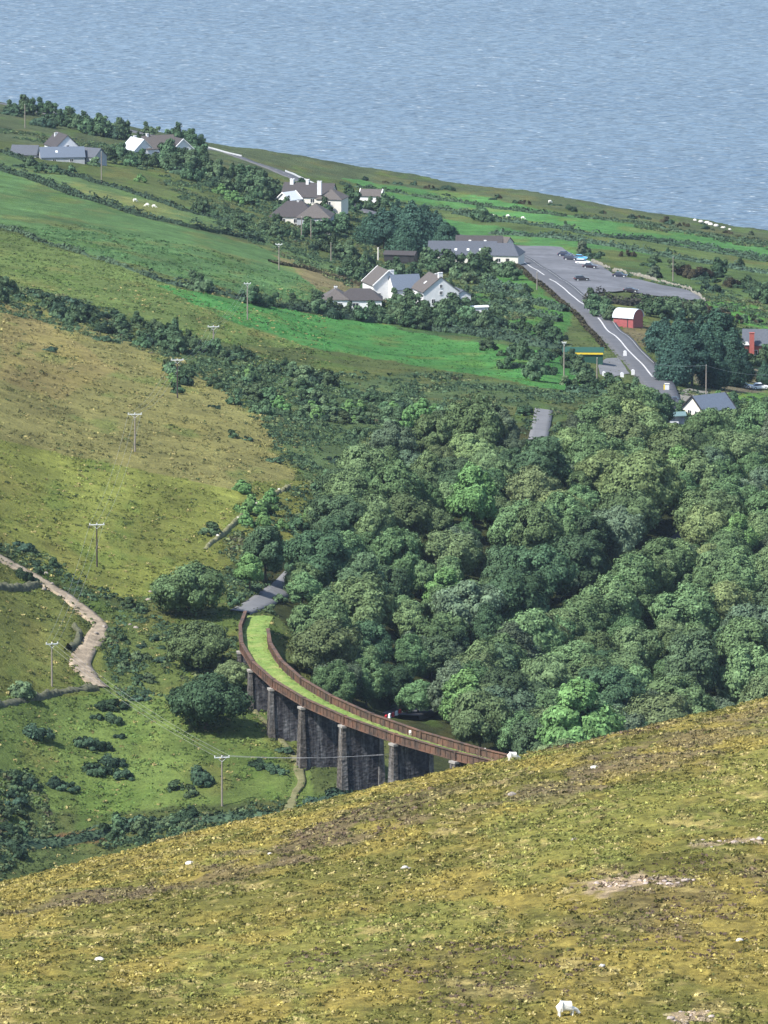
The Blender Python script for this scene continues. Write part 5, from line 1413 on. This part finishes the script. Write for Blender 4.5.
for px, py, s, k in [(290,216,1.7,'d'),(298,219,1.5,'b'),(312,219,1.4,'d'),(322,214,1.9,'d'),(333,222,2.0,'d'),(340,232,2.0,'d'),(282,212,1.8,'d'),(275,222,1.5,'b'),(310,236,1.8,'d'),(318,238,1.6,'b'),(300,238,1.5,'b'),(328,236,1.7,'d'),(286,234,1.6,'b'),(276,238,1.5,'d'),(265,230,1.5,'b'),
      (400,304,1.6,'d'),(410,309,1.7,'d'),(421,313,1.7,'b'),(432,318,1.6,'d'),(444,319,1.7,'d'),(455,316,1.9,'d'),(466,318,1.8,'b'),(392,300,1.5,'b'),(384,312,1.5,'b'),(372,318,1.4,'d'),(360,316,1.2,'b'),(345,315,1.3,'d'),(333,312,1.3,'b'),(395,318,1.6,'b'),(410,322,1.7,'d'),(428,326,1.7,'d'),(386,285,1.6,'d'),(394,279,1.6,'b'),
      (440,272,2.1,'d'),(450,275,2.3,'d'),(459,278,2.2,'b'),(474,277,2.0,'d'),(482,273,2.3,'d'),(492,275,2.4,'d'),(502,276,2.2,'b'),(512,280,1.7,'d'),(470,284,1.7,'b'),(430,268,1.9,'d'),(488,284,1.5,'b'),
      (596,314,1.7,'d'),(605,318,1.6,'d'),(612,322,1.4,'d'),(597,306,1.8,'d'),(648,316,1.7,'d'),(660,318,1.8,'d'),(672,318,1.8,'d'),(686,319,1.7,'d'),(698,318,1.6,'d'),
      (671,409,1.3,'d'),(676,413,1.0,'b'),(748,364,1.5,'d'),(758,366,1.6,'d'),(768,364,1.6,'d'),(30,168,1.2,'d'),(330,478,1.0,'b'),(345,470,1.2,'b'),(318,492,1.0,'b'),(355,462,1.3,'b'),(335,462,1.1,'g'),(40,173,.9,'d'),(55,174,.9,'d'),(72,172,1.0,'b'),(18,167,.9,'g'),(366,209,1.5,'d'),(377,211,1.6,'d'),(386,208,1.5,'d'),(522,415,.9,'b'),(529,413,.8,'g'),(20,548,1.1,'g'),(30,552,.8,'g'),(52,566,.8,'b'),(75,582,.6,'g'),(128,607,.9,'b'),(140,611,.8,'b'),(232,604,.9,'b'),(240,600,.8,'b'),(270,612,.8,'b'),(280,602,.9,'b'),(95,166,1.5,'b'),(108,163,1.6,'d'),(120,160,1.7,'d'),(135,164,1.5,'b'),(150,166,1.6,'d'),(172,163,1.7,'d'),(186,166,1.8,'d'),(198,163,2.0,'d'),(85,126,1.8,'d'),(70,122,1.7,'d'),(188,150,2.2,'d'),(196,155,2.2,'d'),(178,138,1.9,'d'),(150,134,1.6,'d'),(30,115,1.7,'d'),(12,112,1.6,'d')]: shrub_at(px, py, s, k)
shrub_at(727, 418, 1.9, 'd', 2.2, 'copper dark bush behind the steep slate roof')
def band(pts, wid, n, s0, s1, kinds, seed):
    g = np.random.default_rng(seed); Q = smooth_path(poly_w(pts), 3, 2); d = np.r_[0, np.cumsum(np.hypot(*np.diff(Q[:, :2], axis=0).T))]
    for i in range(n):
        s = g.random() * d[-1]; off = wid * np.clip(g.normal() * .5, -1, 1)
        S = sides(Q, off); x = np.interp(s, d, S[:, 0]); y = np.interp(s, d, S[:, 1]); z = gz(x, y)
        xx, yy = np.array([x]), np.array([y])
        if any(near_line(xx, yy, q, h + 1.5)[0] for q, h in CUTS) or pip(xx, yy, CARPARK)[0]: continue
        px, py = project(x, y, z)
        if 205 < px < 292 and -3 < py - (148 + (px - 205) * .33) < 13: continue
        sc = s0 + (s1 - s0) * g.random() ** 1.5
        kd = kinds[g.integers(len(kinds))]
        o = bush(SKEY[kd][g.integers(len(SKEY[kd]))], (x, y, z - .1), sc, sc * (.8 + .5 * g.random()), *KN[kd])
        S_ITEMS.append((o, sdesc[kd], px, py - 4))
band([(-20,285),(20,298),(90,320),(160,342),(215,358),(290,374),(340,384)], 17, 120, .5, 1.5, 'gdbgbg', 1)
band([(232,376),(270,400),(320,424),(380,428),(450,420),(530,414)], 30, 125, .6, 1.6, 'bbgbr', 2)
band([(312,314),(360,320),(400,326),(450,328),(480,326)], 9, 26, 1.0, 1.9, 'gddd', 3)
band([(0,108),(50,122),(100,137),(150,142),(200,152),(260,168)], 22, 70, .8, 1.8, 'ggddd', 4)
band([(180,165),(230,192),(280,190),(330,196),(360,205)], 26, 80, 1.0, 2.4, 'gdddb', 5)
band([(210,212),(260,232),(330,256),(390,275),(410,300)], 14, 56, .9, 1.9, 'gddd', 6)
band([(590,254),(640,266),(700,276),(768,300),(800,310)], 16, 46, .9, 1.8, 'gbdgo', 7)
band([(440,275),(480,285),(500,300),(480,320),(540,345)], 12, 30, .9, 1.8, 'gbdb', 8)
band([(500,350),(540,358),(560,380),(590,392),(640,405)], 12, 30, .8, 1.6, 'gbdb', 9)
band([(-10,850),(20,840),(40,800),(20,780)], 6, 16, .5, 1.0, 'ggbb', 10)
band([(105,832),(150,828),(215,822)], 4, 16, .7, 1.3, 'ggb', 18)
band([(110,655),(130,630),(160,640),(150,690),(160,700)], 6, 18, .4, .9, 'bbg', 11)
band([(250,545),(260,520),(290,500)], 8, 16, .8, 1.6, 'bbr', 13)
band([(700,330),(740,318),(790,330)], 12, 18, .9, 1.6, 'gbo', 14)
band([(720,410),(760,420),(800,425)], 14, 16, .8, 1.6, 'rbd', 15)
band([(360,178),(440,190),(560,207),(680,224),(768,240)], 14, 40, .5, 1.0, 'ggo', 16)
band([(0,560),(30,568),(60,585)], 6, 14, .5, .9, 'gb', 17)
for kk, nn in (('g', 'gorse bush'), ('b', 'shrub'), ('r', 'shrub'), ('d', 'small tree'), ('o', 'bramble thicket')):
    place_labels([q for q in S_ITEMS if q[1] == sdesc[kk]], MARKS_H, nn)
print('KINDS', {k: sum(1 for q in S_ITEMS if q[1] == sdesc[k]) for k in sdesc}, n_t)

# ------------------------------------------------------------------ air, light, camera
hz = NT('haze_air')
pv = hz.n('VolumePrincipled'); pv.inputs['Color'].default_value = (.62, .78, 1.0, 1); pv.inputs['Density'].default_value = HAZE; pv.inputs['Anisotropy'].default_value = .2
hz.l(pv.outputs[0], hz.out.inputs['Volume'])
try: hz.m.cycles.homogeneous_volume = True
except Exception: pass
b = MB().box((0, 4470, 165), (5600, 9300, 360)); o = b.build('haze', hz.m); tag(o, kind='stuff')
o.display_type = 'WIRE'

w = bpy.data.worlds.new('World'); SC.world = w; w.use_nodes = True
nt = w.node_tree; bg = nt.nodes['Background']; sk = nt.nodes.new('ShaderNodeTexSky'); sk.sky_type = 'NISHITA'; sk.sun_disc = False
sk.sun_elevation = SUN_EL; sk.sun_rotation = SUN_AZ; sk.air_density = 1.0; sk.dust_density = 1.0; sk.ozone_density = 1.5
nt.links.new(sk.outputs[0], bg.inputs[0]); bg.inputs[1].default_value = SKY
sl = bpy.data.lights.new('sun', 'SUN'); sl.energy = SUN; sl.angle = R(.6); sl.color = (1.0, .95, .86)
so = bpy.data.objects.new('sun', sl); COL.objects.link(so); so.location = (0, 0, 600)
sd = Vector((math.sin(SUN_AZ) * math.cos(SUN_EL), math.cos(SUN_AZ) * math.cos(SUN_EL), math.sin(SUN_EL)))
so.rotation_euler = sd.to_track_quat('Z', 'Y').to_euler()
cd = bpy.data.cameras.new('camera'); cam = bpy.data.objects.new('camera', cd); COL.objects.link(cam)
cd.sensor_fit = 'VERTICAL'; cd.sensor_height = 24; cd.lens = 24 * F / 1024; cd.clip_start = 1; cd.clip_end = 20000
cam.location = (0, 0, CAMZ); cam.rotation_euler = (math.pi/2 - PIT, 0, 0)
SC.camera = cam
vs = SC.view_settings; vs.view_transform = 'Standard'; vs.look = 'None'; vs.exposure = EXPO; vs.gamma = 1; vs.use_curve_mapping = False
cy = SC.cycles; cy.max_bounces = 5; cy.diffuse_bounces = 3; cy.glossy_bounces = 2; cy.transmission_bounces = 2; cy.volume_bounces = 0; cy.transparent_max_bounces = 4
cy.use_denoising = True; cy.sample_clamp_direct = 4.0; cy.sample_clamp_indirect = 4.0; cy.caustics_reflective = False; cy.caustics_refractive = False
try: cy.denoising_prefilter = 'NONE'
except Exception: pass
